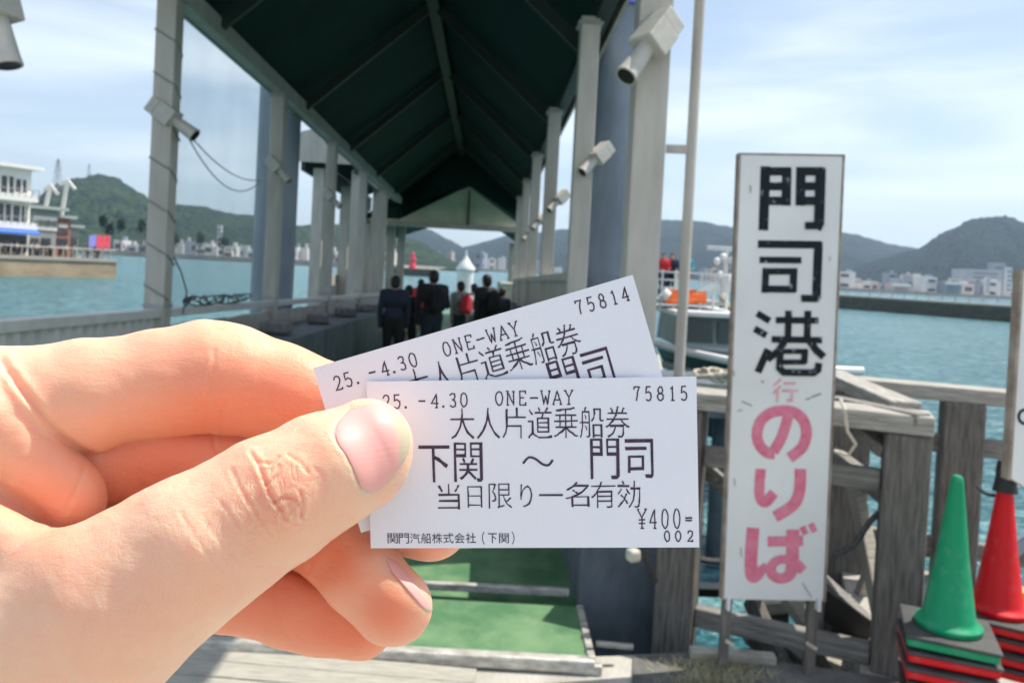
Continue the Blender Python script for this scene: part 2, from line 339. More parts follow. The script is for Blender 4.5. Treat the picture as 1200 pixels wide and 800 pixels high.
# brown planks on the right
for i in range(5):
    c = RZ(1245, 905) + gd * (.02) - Vector((-gd.y, gd.x, 0)) * (.0 - .11 * (4 - i)) 
    MB().beam(c - gd * .35 + Vector((0, 0, .014)), c + gd * 1.6 + Vector((0, 0, .014)), .104, .02).build('plank', M['plank_brown'], quay, bevel=.003)

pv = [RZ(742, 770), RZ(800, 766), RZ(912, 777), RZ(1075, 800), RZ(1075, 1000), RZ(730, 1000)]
tag(MB().prism([p + Vector((0, 0, .004)) for p in pv], (0, 0, .004)).build('ground_shade', mat('shaded_worn_ground', (0.085, 0.083, 0.078), .85, scale=7, bump=.7, bscale=60, col2=(0.17, 0.165, 0.15), detail=9)), kind='structure')  # dark sheet laid on the quay, painting the shade before the fence
def fbm(x, y, seed=0):
    from mathutils import noise
    return noise.fractal(Vector((x, y, seed)), .7, 2.1, 5)
def hill(name, prof, dr, db, dbk, mt, nu=150, nv=34, amp=.02, seed=0, sub=0.0):
    us = [p[0] for p in prof]; vs = [p[1] for p in prof]
    V = []; Fc = []
    for j in range(nv + 1):
        t = j / nv
        for i in range(nu + 1):
            u = us[0] + (us[-1] - us[0]) * i / nu; v = float(np.interp(u, us, vs))
            top = W(u, v, dr)
            if t <= .72:
                q = t / .72; d = db + (dr - db) * q
                zf = WZ + 1 + (top.z - WZ - 1) * (q ** 1.25)
            else:
                q = (t - .72) / .28; d = dr + (dbk - dr) * q; zf = WZ - 1 + (top.z - WZ + 1) * (1 - q * q)
            b = W(u, 340, d); p = Vector((b.x, b.y, zf))
            hgt = max(0, top.z - WZ); sc = hgt * amp
            env = math.sin(min(1, t / .72) * math.pi * .5) if t < .72 else 1
            p.z += (fbm(p.x / hgt * 1.6, p.y / hgt * 1.6, seed) * sc * 3.5 * (1 - .8 * min(1, max(0, (t - .5) / .22)) if t < .73 else .2) + fbm(p.x / hgt * 14, p.y / hgt * 14, seed + 5) * sc * .55) * env
            V.append(tuple(p))
    for j in range(nv):
        for i in range(nu):
            a = j * (nu + 1) + i; Fc.append((a, a + 1, a + nu + 2, a + nu + 1))
    mb = MB(); mb.v = V; mb.f = Fc
    o = mb.build(name, mt, smooth=False)
    for p in o.data.polygons: p.use_smooth = True
    return tag(o, kind='structure')
hill('hill', [(-260, 262), (-100, 262), (0, 252), (35, 236), (55, 217), (80, 207), (110, 203), (132, 207), (152, 220), (170, 231), (190, 238), (230, 240), (270, 250), (300, 251), (345, 263), (400, 262), (440, 268), (490, 282), (520, 300), (560, 316)],
     1150, 640, 1700, M['hillA'], nu=240, amp=.035, seed=1)
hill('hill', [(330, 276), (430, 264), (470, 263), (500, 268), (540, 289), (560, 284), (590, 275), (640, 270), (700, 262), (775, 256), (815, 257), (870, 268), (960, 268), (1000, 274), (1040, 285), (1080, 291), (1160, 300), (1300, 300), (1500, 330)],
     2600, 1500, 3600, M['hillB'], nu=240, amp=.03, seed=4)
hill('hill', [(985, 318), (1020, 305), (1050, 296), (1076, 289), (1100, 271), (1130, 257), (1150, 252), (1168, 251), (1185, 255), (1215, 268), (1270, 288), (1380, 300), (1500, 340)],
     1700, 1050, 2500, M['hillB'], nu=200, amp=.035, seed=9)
# shore land strips
def shore(u0, u1, d, v_h, mt, name='shore', dep=500, h=2.5):
    a = W(u0, 320, d); b = W(u1, 320, d); a.z = b.z = WZ - 2
    dirn = (b - a).normalized(); n = Vector((-dirn.y, dirn.x, 0)) * dep
    return tag(MB().prism([a, b, b + n, a + n], (0, 0, 2 + h)).build(name, mt), kind='structure')
shore(-200, 470, 420, 0, M['seawall'], h=2.8, dep=300)
shore(380, 900, 980, 0, M['seawall'], h=3, dep=700)
shore(880, 1500, 760, 0, M['seawall'], h=3, dep=400)

# ---------------------------------------------------------------- breakwater and left pier
a = RZ(905, 355, WZ); b = RZ(1290, 386, WZ); n = Vector((-(b - a).y, (b - a).x, 0)).normalized() * 3.5
bw = thing('breakwater', 'long dark algae-covered breakwater across the water right of the tall sign', 'breakwater', a)
MB().prism([a + Vector((0, 0, -2)), b + Vector((0, 0, -2)), b + n + Vector((0, 0, -2)), a + n + Vector((0, 0, -2))], (0, 0, 4.0)).build('wall', M['breakwater'], bw)
MB().prism([a + Vector((0, 0, 2.0)), b + Vector((0, 0, 2.0)), b + n + Vector((0, 0, 2.0)), a + n + Vector((0, 0, 2.0))], (0, 0, .25)).build('coping', M['seawall'], bw)
L = (b - a).length; dr_ = (b - a).normalized()
for i in range(26):
    p = a + dr_ * (L * (i + .5) / 26) + n * .3 + Vector((0, 0, 2.25)); MB().box(p + Vector((0, 0, .45)), (.12, .12, .9)).build('railing_post', M['steel'], bw)
for hh in (.5, .9):
    MB().beam(a + n * .3 + Vector((0, 0, 2.25 + hh)), b + n * .3 + Vector((0, 0, 2.25 + hh)), .06, .06).build('handrail', M['steel'], bw)

pa = RZ(-160, 321, WZ); pb = RZ(136, 326, WZ); pn = Vector((-(pb - pa).y, (pb - pa).x, 0)).normalized()
pier = thing('pier', 'tan concrete pier with stained wall under the waterfront shops', 'pier', pb)
MB().prism([pa + Vector((0, 0, -2)), pb + Vector((0, 0, -2)), pb + pn * 60 + Vector((0, 0, -2)), pa + pn * 60 + Vector((0, 0, -2))], (0, 0, 3.9)).build('wall', M['concrete'], pier)
MB().prism([pa - pn * .15 + Vector((0, 0, 1.9)), pb - pn * .15 + Vector((0, 0, 1.9)), pb + pn * 60 + Vector((0, 0, 1.9)), pa + pn * 60 + Vector((0, 0, 1.9))], (0, 0, .35)).build('coping', M['seawall'], pier)
PL = (pb - pa).length; pd = (pb - pa).normalized(); PZ = WZ + 2.25
for i in range(22):
    p = pa + pd * (PL * (i + .5) / 22) + pn * .5; p.z = PZ
    MB().box(p + Vector((0, 0, .55)), (.12, .12, 1.1)).build('railing_post', M['seawall'], pier)
MB().beam(pa + pn * .5 + Vector((0, 0, PZ - WZ + 1.1)), pb + pn * .5 + Vector((0, 0, PZ - WZ + 1.1)), .08, .08).build('handrail', M['bld_white'], pier)
def PP(u, back, h): # point on pier: along picture column u, metres back from edge, height above deck
    t = (u - (-160)) / (136 + 160); q = pa + pd * (PL * t) + pn * back; return Vector((q.x, q.y, PZ + h))
m85 = 85 / 900.0
def bld(name, label, u0, u1, back, dep, h, mt, roof_over=.8, wins=(), roofm='bld_roof', h0=0):
    p0 = PP(u0, back, h0); p1 = PP(u1, back, h0); t = thing(name, label, 'building', p0)
    wl = MB().prism([p0, p1, p1 + pn * dep, p0 + pn * dep], (0, 0, h - h0)).build('wall', M[mt], t)
    z = Vector((0, 0, h - h0)); o = roof_over
    rf = MB().prism([p0 - pd * o - pn * o + z, p1 + pd * o - pn * o + z, p1 + pd * o + pn * (dep + o) + z, p0 - pd * o + pn * (dep + o) + z], (0, 0, .35)).build('roof', M[roofm], t)
    for (a0, a1, z0, z1, mm) in wins:
        q0 = PP(a0, back - .12, z0); q1 = PP(a1, back - .12, z0)
        MB().prism([q0, q1, q1 + pn * .3, q0 + pn * .3], (0, 0, z1 - z0)).build('window', M[mm], wl)
    return t
b1 = bld('waterfront_building', 'white three-storey waterfront building with balconies and a blue awning', -90, 33, 3, 14, 9.6, 'bld_white', .9,
         [(-30, -8, 6.8, 8.6, 'win'), (-4, 10, 6.8, 8.6, 'win'), (14, 26, 7.0, 8.4, 'win'), (-40, -14, 3.6, 5.6, 'win'), (-8, 8, 3.6, 5.6, 'win'), (12, 29, 3.7, 5.5, 'win'), (-30, 30, .4, 2.2, 'win')], roofm='bld_white')
for zz, mm, nm in ((5.95, 'bld_white', 'balcony'), (2.9, 'bld_white', 'balcony')):
    q0 = PP(-80, 1.6, zz); q1 = PP(34, 1.6, zz); MB().prism([q0, q1, q1 + pn * 1.5, q0 + pn * 1.5], (0, 0, .75)).build(nm, M[mm], b1)
for zz in (6.7, 3.65):
    for i in range(14):
        q = PP(-70 + 104 * i / 13, 1.5, zz); MB().box(q + Vector((0, 0, .28)), (.08, .08, .56)).build('rail_post', M['steel'], b1)
    MB().beam(PP(-70, 1.5, zz + .56), PP(34, 1.5, zz + .56), .07, .07).build('balcony_rail', M['steel'], b1)
for (a0, z0, z1) in ((-19, 6.8, 8.6), (3, 6.8, 8.6), (20, 7.0, 8.4), (-27, 3.6, 5.6), (0, 3.6, 5.6), (20, 3.7, 5.5), (26, 3.7, 5.5)):
    q = PP(a0, 2.84, z0); MB().box(q + Vector((0, 0, (z1 - z0) / 2)), (.12, .12, z1 - z0)).build('mullion', M['bld_white'], b1)
q0 = PP(-60, .9, 2.35); q1 = PP(34, .9, 2.35); MB().prism([q0, q1, q1 + pn * 2.0 + Vector((0, 0, .75)), q0 + pn * 2.0 + Vector((0, 0, .75))], (0, 0, .2)).build('awning', M['awning'], b1)
b2 = bld('waterfront_shop', 'grey-green waterfront shop with a flat overhanging roof and white lettering band', 39, 76, 4, 12, 5.4, 'bld_grey', .9,
         [(44, 76, 3.0, 4.6, 'bld_white'), (56, 68, .2, 2.1, 'win'), (42, 52, .3, 2.0, 'win')])
for i in range(9):
    q = PP(46 + 3.4 * i, 3.8, 3.35); MB().box(q + Vector((0, 0, .45)), (.42 if i % 2 else .26, .06, .5 + .12 * (i % 3))).build('sign_block', M['bld_grey'], b2)
b3 = bld('brick_shop', 'brown brick waterfront shop beside the red banners', 80, 103, 5, 10, 4.6, 'bld_brick', .5,
         [(84, 99, 2.7, 3.2, 'win'), (83, 99, 1.5, 2.2, 'win'), (85, 98, 3.5, 3.9, 'bld_white')])
b4 = bld('low_shed', 'low shed with a sloping grey roof at the end of the pier shops', 104, 122, 6, 8, 3.6, 'bld_grey', .5, [(106, 120, 1.0, 2.4, 'win')])
for (u, v0, v1, lean) in ((50, 252, 219, 9), (71, 252, 213, 8)):
    t = thing('roof_fin', ('left' if u == 50 else 'right') + ' of two slanting white masts above the grey waterfront shop', 'mast', W(u, v0, 92))
    MB().beam(W(u, v0 + 6, 92), W(u + lean, v1, 92), .35, .35).build('mast', M['bld_white'], t)
    MB().beam(W(u + lean - 8, v1 + 4, 92), W(u + lean + 1, v1 - 2, 92), .25, .3).build('arm', M['bld_white'], t)
    MB().beam(W(u + lean, v1 - 2, 92), W(u + lean + 9, v1 + 9, 92), .25, .3).build('arm', M['bld_white'], t)
for k, (u, v, mm, lb) in enumerate(((124, 285, 'flag_red', 'red banner nearest the brick shop on the pier end'), (134, 283, 'flag_red', 'red banner at the outer tip of the pier'), (114, 288, 'flag_blue', 'violet banner beside the brick shop on the pier'))):
    p = PP(u, 1.2, 0); t = thing('banner', lb, 'banner', p)
    MB().tube([p, p + Vector((0, 0, 2.9))], .04, 6).build('pole', M['steel'], t)
    MB().prism([p + Vector((0, 0, 1.3)), p + pd * (-.95) + Vector((0, 0, 1.3)), p + pd * (-.95) + Vector((0, 0, 2.7)), p + Vector((0, 0, 2.85))], pn * .04).build('cloth', M[mm], t)
# pylon and hill-top mast
def lattice(name, label, u, v0, v1, d, wd):
    a = W(u, v0, d); b = W(u, v1, d); b = Vector((a.x, a.y, b.z)); t = thing(name, label, 'pylon', a); mb = MB(); H = b.z - a.z
    for sx in (-1, 1):
        for sy in (-1, 1): mb.beam(a + Vector((sx * wd, sy * wd, 0)), b + Vector((sx * wd * .15, sy * wd * .15, 0)), wd * .16, wd * .16)
    for k in range(7):
        z = k / 7; s_ = wd * (1 - .85 * z); s2 = wd * (1 - .85 * (z + 1 / 7)); p = a + Vector((0, 0, H * z)); q = a + Vector((0, 0, H * (z + 1 / 7)))
        mb.beam(p + Vector((-s_, 0, 0)), q + Vector((s2, 0, 0)), wd * .1, wd * .1); mb.beam(p + Vector((s_, 0, 0)), q + Vector((-s2, 0, 0)), wd * .1, wd * .1)
    mb.build('lattice_frame', M['steel'], t)
    for z in (.62, .76, .9):
        MB().beam(a + Vector((-wd * 1.3, 0, H * z)), a + Vector((wd * 1.3, 0, H * z)), wd * .12, wd * .12).build('cross_arm', M['steel'], t)
lattice('pylon', 'tall lattice pylon standing on the left flank of the wooded hill', 67, 222, 186, 1050, 4.5)
lattice('radio_mast', 'slim radio mast on top of the wooded hill', 104, 206, 192, 1150, 2.2)

# ---------------------------------------------------------------- far towns
ONES = ['', 'first', 'second', 'third', 'fourth', 'fifth', 'sixth', 'seventh', 'eighth', 'ninth', 'tenth', 'eleventh', 'twelfth', 'thirteenth', 'fourteenth', 'fifteenth', 'sixteenth', 'seventeenth', 'eighteenth', 'nineteenth']
TENS = {2: ('twenty', 'twentieth'), 3: ('thirty', 'thirtieth'), 4: ('forty', 'fortieth'), 5: ('fifty', 'fiftieth')}
def nth(k): return ONES[k] if k < 20 else (TENS[k // 10][1] if k % 10 == 0 else TENS[k // 10][0] + '-' + ONES[k % 10])
TCOL = ['light grey', 'blue-grey', 'beige', 'slate', 'white', 'tan']
def town(n, u0, u1, d0, d1, vmin, vmax, seed, label, grp, wpx=(5, 16)):
    rnd = random.Random(seed)
    for k in range(n):
        d = rnd.uniform(d0, d1); u = u0 + (u1 - u0) * (k + rnd.random()) / n; v = rnd.uniform(vmin, vmax) + (u - 600) * .052
        wpx_ = rnd.uniform(*wpx); p = W(u, v, d); wd = wpx_ * d / 900; dp = wd * rnd.uniform(.6, 1.2); h = max(4, p.z - WZ)
        t = MB().box((p.x, p.y, WZ + h / 2), (wd, dp, h), rnd.uniform(-.4, .4)).build('town_building', M['town%d' % (ci := rnd.randrange(6))], org=(p.x, p.y, WZ))
        tag(t, TCOL[ci] + (' wide' if wpx_ > sum(wpx) / 2 else ' narrow') + ' building, ' + nth(k + 1) + ' from the left ' + label, 'building', grp)
        nb = max(1, int(h / 9)); 
        if wpx_ > 9:
            for j in range(min(nb, 4)):
                MB().box((p.x, p.y - dp * .5, WZ + h * (j + .6) / min(nb, 4)), (wd * .8, .8, h / nb * .3)).build('window_band', M['win'], t)
        MB().box((p.x + wd * .2, p.y, WZ + h + 1.2), (wd * .3, dp * .3, 2.4)).build('roof_box', M['town%d' % rnd.randrange(6)], t)
town(44, 140, 460, 440, 620, 302, 311, 3, 'below the left hill', 'buildings below the left hill', (6, 18))
town(34, 450, 880, 1000, 1300, 298, 312, 5, 'across the strait', 'buildings across the strait', (5, 14))
town(36, 985, 1210, 780, 1000, 296, 312, 8, 'behind the breakwater', 'buildings behind the breakwater', (8, 24))
def tower(u, v, wpx, d, mm, lb, hr=None):
    p = W(u, v, d); wd = wpx * d / 900; h = p.z - WZ
    t = tag(MB().box((p.x, p.y, WZ + h / 2), (wd, wd * .8, h)).build('tower_block', M[mm], org=(p.x, p.y, WZ)), lb, 'building')
    for j in range(5): MB().box((p.x, p.y - wd * .4, WZ + h * (.3 + .14 * j)), (wd * .7, .8, h * .03)).build('window_band', M['win'], t)
    if hr: MB().box((p.x, p.y - wd * .4 - .5, WZ + h - 1.5), (wd * .98, 1.2, 3)).build('roof_sign', M['bld_white'], t)
tower(1182, 313, 6, 775, 'town4', 'slim white tower block at the foot of the right hill')
tower(1157, 325, 5, 780, 'town4', 'short slim white tower left of the tallest white one')
tower(1113, 330, 20, 770, 'town3', 'dark low block with a white roof strip behind the breakwater', 1)
tower(1052, 332, 22, 775, 'town5', 'low pinkish building with a pale roof behind the breakwater', 1)
tower(1145, 316, 40, 900, 'town1', 'broad blue-grey apartment block behind the breakwater')
tower(1168, 308, 14, 930, 'town3', 'dark tall apartment block beside the slim white tower')
tower(258, 264, 5, 800, 'town4', 'white building alone on the slope of the left hill')
# trees below the left hill
for k, (u, v) in enumerate(((121, 258), (128, 268), (142, 263), (166, 265), (176, 272), (205, 280), (235, 279), (262, 283))):
    p = W(u, v, 300); t = thing('palm_tree' if k % 3 == 0 else 'street_tree', 'dark green waterfront tree, number of the row shaped by wind', 'tree', (p.x, p.y, WZ + 2.5), group='trees along the left waterfront')
    t['label'] = 'small dark tree, ' + nth(k + 1) + ' from the left along the far left waterfront'
    MB().tube([(p.x, p.y, WZ + 2), (p.x, p.y, p.z - 1)], [.35, .2], 6).build('trunk', M['wood'], t)
    mb = MB(); r0 = random.Random(k)
    for j in range(110):
        q = Vector((r0.gauss(0, .7), r0.gauss(0, .7), r0.gauss(0, 1.1))); e = Vector((r0.uniform(-1, 1), r0.uniform(-1, 1), r0.uniform(-1, 1))).normalized() * .6; g_ = e.orthogonal().normalized() * .45
        c = Vector((p.x, p.y, p.z)) + q; mb.add([c - e, c + g_, c + e, c - g_], [(0, 1, 2, 3)])
    mb.build('crown', M['hillA'], t)

# ---------------------------------------------------------------- red beacon, white float in the strait
p = RZ(483, 323, WZ); t = thing('beacon', 'small red harbour beacon tower on the water framed by the walkway', 'beacon', p)
k = p.y / 900
MB().box(p + Vector((0, 0, 1)), (46 * k, 8, 2.6)).build('base', M['breakwater'], t)
MB().lathe([(4.6 * k, 2.2), (3.0 * k, 9 * k + 2), (2.6 * k, 18 * k), (3.8 * k, 18.5 * k), (3.8 * k, 20 * k), (2.2 * k, 20.5 * k), (2.0 * k, 25 * k), (.3 * k, 28 * k)], p, 12).build('tower', M['flag_red'], t)
# ---------------------------------------------------------------- covered walkway
S0, S1 = 3.0, 23.6; TL, TR = -2.75, .86; TM = (TL + TR) / 2; HE, HR = 3.96, 5.54
cw = thing('covered_walkway', 'long covered boarding walkway with dark green roof and cream posts', 'walkway', C(6, TM, 0))
MB().hexa([C(3.64, -2.7, -.12), C(3.56, .50, -.12), C(S1, .50, -.12), C(S1, -2.7, -.12), C(3.64, -2.7, .02), C(3.56, .50, .02), C(S1, .50, .02), C(S1, -2.7, .02)]).build('floor', M['green_floor'], cw)
MB().beam(C(3.62, -2.7, .075), C(3.545, .46, .075), .03, .035).build('floor_edge', M['alu'], cw, bevel=.004)
ss = [6.5 + 3.35 * i for i in range(5)]
# roof skins
def slab(a, b, c, d, th=.05): return [a, b, c, d, a + Vector((0, 0, th)), b + Vector((0, 0, th)), c + Vector((0, 0, th)), d + Vector((0, 0, th))]
edges = [S0] + [4.75 + 3.35 * i for i in range(5)] + [S1 + .3]
for i in range(len(edges) - 1):
    a, b = edges[i] + .004, edges[i + 1] - .004
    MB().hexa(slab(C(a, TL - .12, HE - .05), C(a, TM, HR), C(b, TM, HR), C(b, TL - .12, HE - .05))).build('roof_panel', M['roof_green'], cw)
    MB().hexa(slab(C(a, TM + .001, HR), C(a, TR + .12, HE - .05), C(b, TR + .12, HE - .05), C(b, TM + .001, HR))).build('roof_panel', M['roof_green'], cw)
MB().beam(C(S0, TM, HR - .13), C(S1, TM, HR - .13), .16, .2).build('ridge_beam', M['rafter_green'], cw)
for t_ in (TL, TR):
    MB().beam(C(S0, t_, HE - .13), C(S1, t_, HE - .13), .12, .18).build('eave_beam', M['cream'] if t_ < 0 else M['rafter_green'], cw)
    MB().beam(C(S0, t_ + (.14 if t_ > 0 else -.14), HE - .02), C(S1, t_ + (.14 if t_ > 0 else -.14), HE - .02), .03, .34).build('fascia', M['cream'], cw)
for s in [4.0, 7.6, 11.1, 14.6, 18.1, 21.6]:
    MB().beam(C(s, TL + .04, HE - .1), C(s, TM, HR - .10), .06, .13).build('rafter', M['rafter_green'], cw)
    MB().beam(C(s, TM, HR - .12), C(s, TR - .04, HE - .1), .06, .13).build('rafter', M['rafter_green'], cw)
for k in ():
    for sg in (-1, 1):
        f_ = k / 4.0; tt = TM + (TR - TM) * f_ * sg; hh = HR + (HE - HR) * f_ - .05
        MB().beam(C(S0, tt, hh), C(S1, tt, hh), .05, .07).build('purlin', M['roof_green'], cw)
def post(s, t, wd, h1, mm='cream', h0=0.0, parent=cw):
    MB().box(C(s, t, h1 - .06), (wd + .05, wd + .05, .02), CANG).build('cap_plate', M['steel'], parent)
    MB().box(C(s, t, 1.16), (wd + .012, wd + .012, .03), CANG).build('clamp_band', M['steel'], parent)
    c = C(s, t, h0); return MB().box(C(s, t, (h0 + h1) / 2), (wd, wd, h1 - h0), CANG).build('post', M[mm], parent, bevel=.008)
for s in [3.1] + ss:
    post(s, TL + .02, .165, HE - .2)
    if s > 4: post(s, TR - .10, .16, HE - .2)
bigpost = post(4.35, .865, .185, 4.9)
# left wall panels and cap rail
for i in range(len(ss) - 1):
    for j in range(4):
        a = ss[i] + .08 + j * (3.35 - .16) / 4; b = a + (3.35 - .16) / 4 - .02
        MB().box(C((a + b) / 2, TL + .02, .50), (.05, b - a, .96), CANG).build('wall_panel', M['cream_wall'], cw)
MB().beam(C(3.0, TL + .03, 1.115), C(20, TL + .03, 1.03), .12, .07).build('cap_rail', M['rail_white'], cw, bevel=.006)
MB().beam(C(3.0, TL + .03, .22), C(6.4, TL + .03, .22), .07, .08).build('bottom_rail', M['cream'], cw)
MB().box(C(4.75, TL - .26, .42), (.06, 3.4, 1.12), CANG).build('outer_girder', M['girder'], cw)
for i in range(24):
    MB().box(C(3.15 + i * .138, TL + .03, .66), (.05, .062, .84), CANG).build('baluster', M['rail_white'], cw)
# right low wall with girder
for i in range(len(ss) - 1):
    for j in range(3):
        a = ss[i] + .1 + j * (3.35 - .2) / 3; b = a + (3.35 - .2) / 3 - .02
        MB().box(C((a + b) / 2, TR - .10, 1.3), (.05, b - a, .5), CANG).build('wall_panel', M['cream_wall'], cw)
MB().beam(C(6.5, TR - .1, 1.58), C(20, TR - .1, 1.58), .14, .07).build('cap_rail', M['cream'], cw)
MB().hexa([C(3.50, .50, -.5), C(3.50, 1.06, -.5), C(20, 1.06, -.5), C(20, .50, -.5), C(3.50, .50, 1.02), C(3.50, 1.06, 1.02), C(20, 1.06, 1.02), C(20, .50, 1.02)]).build('girder', M['girder'], cw, bevel=.012)
MB().hexa([C(8, TL + .1, 0), C(8, TL + .75, 0), C(20, TL + .75, 0), C(20, TL + .1, 0), C(8, TL + .1, .8), C(8, TL + .75, .8), C(20, TL + .75, .8), C(20, TL + .1, .8)]).build('girder', M['girder'], cw, bevel=.012)
MB().box(C(3.493, .80, .62), (.16, .006, .2), CANG).build('plate', M['pile'], cw)
# vinyl windbreak
for a, b in ((6.6, 9.8),):
    MB().hexa([C(a, TL - .08, 1.08), C(b, TL - .08, 1.08), C(b, TL - .075, 1.08), C(a, TL - .075, 1.08), C(a, TL - .08, 3.8), C(b, TL - .08, 3.8), C(b, TL - .075, 3.8), C(a, TL - .075, 3.8)]).build('vinyl_sheet', M['vinyl'], cw)
# end building: pontoon waiting roof with gable
g = thing('pontoon_shelter', 'shelter with a pale triangular gable at the far end of the walkway', 'shelter', C(24, TM, 0))
gl, gr = (425 - 570) / 900 * 24, (612 - 570) / 900 * 24; gm = (545 - 570) / 900 * 24; e0 = 1.5 + 64 / 900 * 24; e1 = 1.5 + 109 / 900 * 24
MB().prism([C(24, gl, e0), C(24, gr, e0), C(24, gm, e1)], CD * .12).build('gable', M['gable'], g)
MB().beam(C(23.95, gl, e0 - .05), C(23.95, gr, e0 - .05), .1, .16).build('tie_beam', M['cream'], g)
MB().beam(C(23.93, gm, e0), C(23.93, gm, e1 - .1), .05, .08, up=(0, 1, 0)).build('king_post', M['rafter_green'], g)
for sg, tt in ((-1, gl), (1, gr)):
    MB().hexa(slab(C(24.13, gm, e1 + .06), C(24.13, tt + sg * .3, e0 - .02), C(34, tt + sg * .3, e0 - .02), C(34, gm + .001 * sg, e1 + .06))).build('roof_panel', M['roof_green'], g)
    for s in (24, 33.5): MB().box(C(s, tt - sg * .1, e0 / 2), (.2, .2, e0), CANG).build('post', M['cream'], g)
MB().hexa([C(S1 + .02, -3.8, -.6), C(S1 + .02, 2.5, -.6), C(36, 2.5, -.6), C(36, -3.8, -.6), C(S1 + .02, -3.8, .02), C(S1 + .02, 2.5, .02), C(36, 2.5, .02), C(36, -3.8, .02)]).build('deck', M['green_floor'], g)
MB().box(C(30, 1.25, .75), (1.6, 3, 1.5), CANG).build('screen_wall', M['cream_wall'], g)
MB().prism([C(S1 - .1, TL - .1, HE - .05), C(S1 - .1, TM, HR - .02), C(S1 - .1, TR + .14, HE - .07), C(S1 - .1, gr + .1, e0 + .05), C(S1 - .1, gm, e1 + .0), C(S1 - .1, gl, e0 + .05), C(S1 - .1, TL, e0 + .05)], CD * .05).build('end_gable', M['roof_green'], cw)
# white bollard-like tent
p = C(40, (545 - 570) / 900 * 40, 0); t = thing('vent_tower', 'small white round tower with a pointed cap beyond the waiting people', 'tower', p)
MB().lathe([(.44, -2.2), (.44, 2.0), (.50, 2.05), (.50, 2.15), (.22, 2.5), (.05, 2.8), (.04, 3.1)], p, 20).build('body', M['white'], t, smooth=True)
# second covered walkway on the left
g = thing('side_walkway', 'smaller covered walkway with pale gable seen between the left posts', 'walkway', C(19, -4, 0))
a0, a1 = -4.75, -3.25; am = (a0 + a1) / 2; s0, s1 = 19.0, 30
MB().prism([C(s0, a0, 4.2), C(s0, a1, 4.2), C(s0, a1, 5.3), C(s0, a0 + .1, 4.95), C(s0, a0, 4.9)], CD * .08).build('gable', M['cream'], g)
MB().hexa(slab(C(s0 + .1, am, 5.0), C(s0 + .1, a0, 4.6), C(s1, a0, 4.6), C(s1, am, 5.0))).build('roof_panel', M['roof_green'], g)
MB().hexa(slab(C(s0 + .1, a1, 4.6), C(s0 + .1, am, 5.0), C(s1, am, 5.0), C(s1, a1, 4.6))).build('roof_panel', M['roof_green'], g)
for t_ in (a0 + .1, a1 - .1):
    MB().beam(C(s0 + .1, t_, 4.25), C(s1, t_, 4.25), .1, .5).build('eave_beam', M['rafter_green'], g)
    for s in (19.4, 23.0, 26.6, 29.8): MB().box(C(s, t_ + (.35 if t_ < -4 else 0), 1.0), (.27, .2, 6.2), CANG).build('post', M['cream'], g)
MB().hexa([C(s0, a0, -2.5), C(s0, a1, -2.5), C(s1, a1, -2.5), C(s1, a0, -2.5), C(s0, a0, .2), C(s0, a1, .2), C(s1, a1, .2), C(s1, a0, .2)]).build('deck', M['girder'], g)
MB().box(C(24.5, a0 + .3, .85), (.06, 10, 1.3), CANG).build('wall_panel', M['cream_wall'], g)
# mooring piles
def pile(s, t, r, h, lb):
    p = C(s, t, 0); p.z = WZ - 1; g = thing('mooring_pile', lb, 'pile', p, group=None)
    MB().lathe([(r, 0), (r, h - p.z), ], p, 36).build('shaft', M['pile'], g, smooth=True)
    for zz in (.28, .62):
        MB().lathe([(r + .012, (h - p.z) * zz), (r + .012, (h - p.z) * zz + .03)], p, 36).build('weld_band', M['pile'], g, smooth=True)
    MB().lathe([(r + .03, h - p.z), (r + .03, h - p.z + .05), (r * .1, h - p.z + .5)], p, 36).build('cap', M['pile_cap'], g, smooth=True)
pile(8.0, 1.27, .26, 4.24, 'thick blue-grey steel pile with a violet-blue cone cap right of the walkway')
pile(11.4, -3.14, .30, 4.6, 'blue-grey steel pile standing outside the left posts of the walkway')
# tall frame pole right of the big post
pp_ = W(809, 200, 4.35); g = thing('frame_pole', 'thin pale steel pole with a short crossbar beside the big post', 'pole', Vector((pp_.x, pp_.y, -.3)))
q = Vector((pp_.x, pp_.y, 0)); MB().tube([q + Vector((0, 0, -1.0)), q + Vector((0, 0, 3.6))], .030, 14).build('pole', M['cream'], g, smooth=True)
cz = W(800, 175, 4.35).z
MB().beam(Vector((bigpost.location.x, 0, 0)) * 0 + Vector((q.x, q.y, cz)), C(4.35, .98, 0) * Vector((1, 1, 0)).length / Vector((1, 1, 0)).length * 1 + Vector((0, 0, cz - C(4.35, .98, 0).z)), .035, .045).build('crossbar', M['cream'], g)

# spotlights on posts
def spot(base, aim, up, sc, lb, box=True, rz=0):
    base = Vector(base); aim = Vector(aim).normalized(); g = thing('spotlight', lb, 'spotlight', base, group=None)
    side = aim.cross(Vector((0, 0, 1))).normalized(); u = side.cross(aim)
    if box:
        MB().beam(base - aim * .02 * sc, base - aim * .17 * sc, .17 * sc, .15 * sc).build('housing', M['lamp'], g, bevel=.008)
        MB().beam(base - aim * .172 * sc, base - aim * .25 * sc, .16 * sc, .14 * sc).build('junction_box', M['lamp'], g, bevel=.008)
    h = base - side * .0
    lh = MB().tube([h - aim * .03 * sc, h + aim * .15 * sc, h + aim * .19 * sc], [.045 * sc, .055 * sc, .06 * sc], 20).build('lamp_head', M['lamp'], g, smooth=True)
    MB().tube([h + aim * .188 * sc, h + aim * .194 * sc], .048 * sc, 20).build('lens', M['lens'], lh)
    MB().tube([base, base - aim * .05 + Vector((0, 0, -.06)) * sc], .012, 8).build('bracket', M['steel'], g)
    return g
ax = (W(738, 85, 4.15) - W(785, 20, 4.3)).normalized()
spot(W(755, 60, 4.15), ax, None, 1.05, 'large beige spotlight on the big post beside the thin pole')
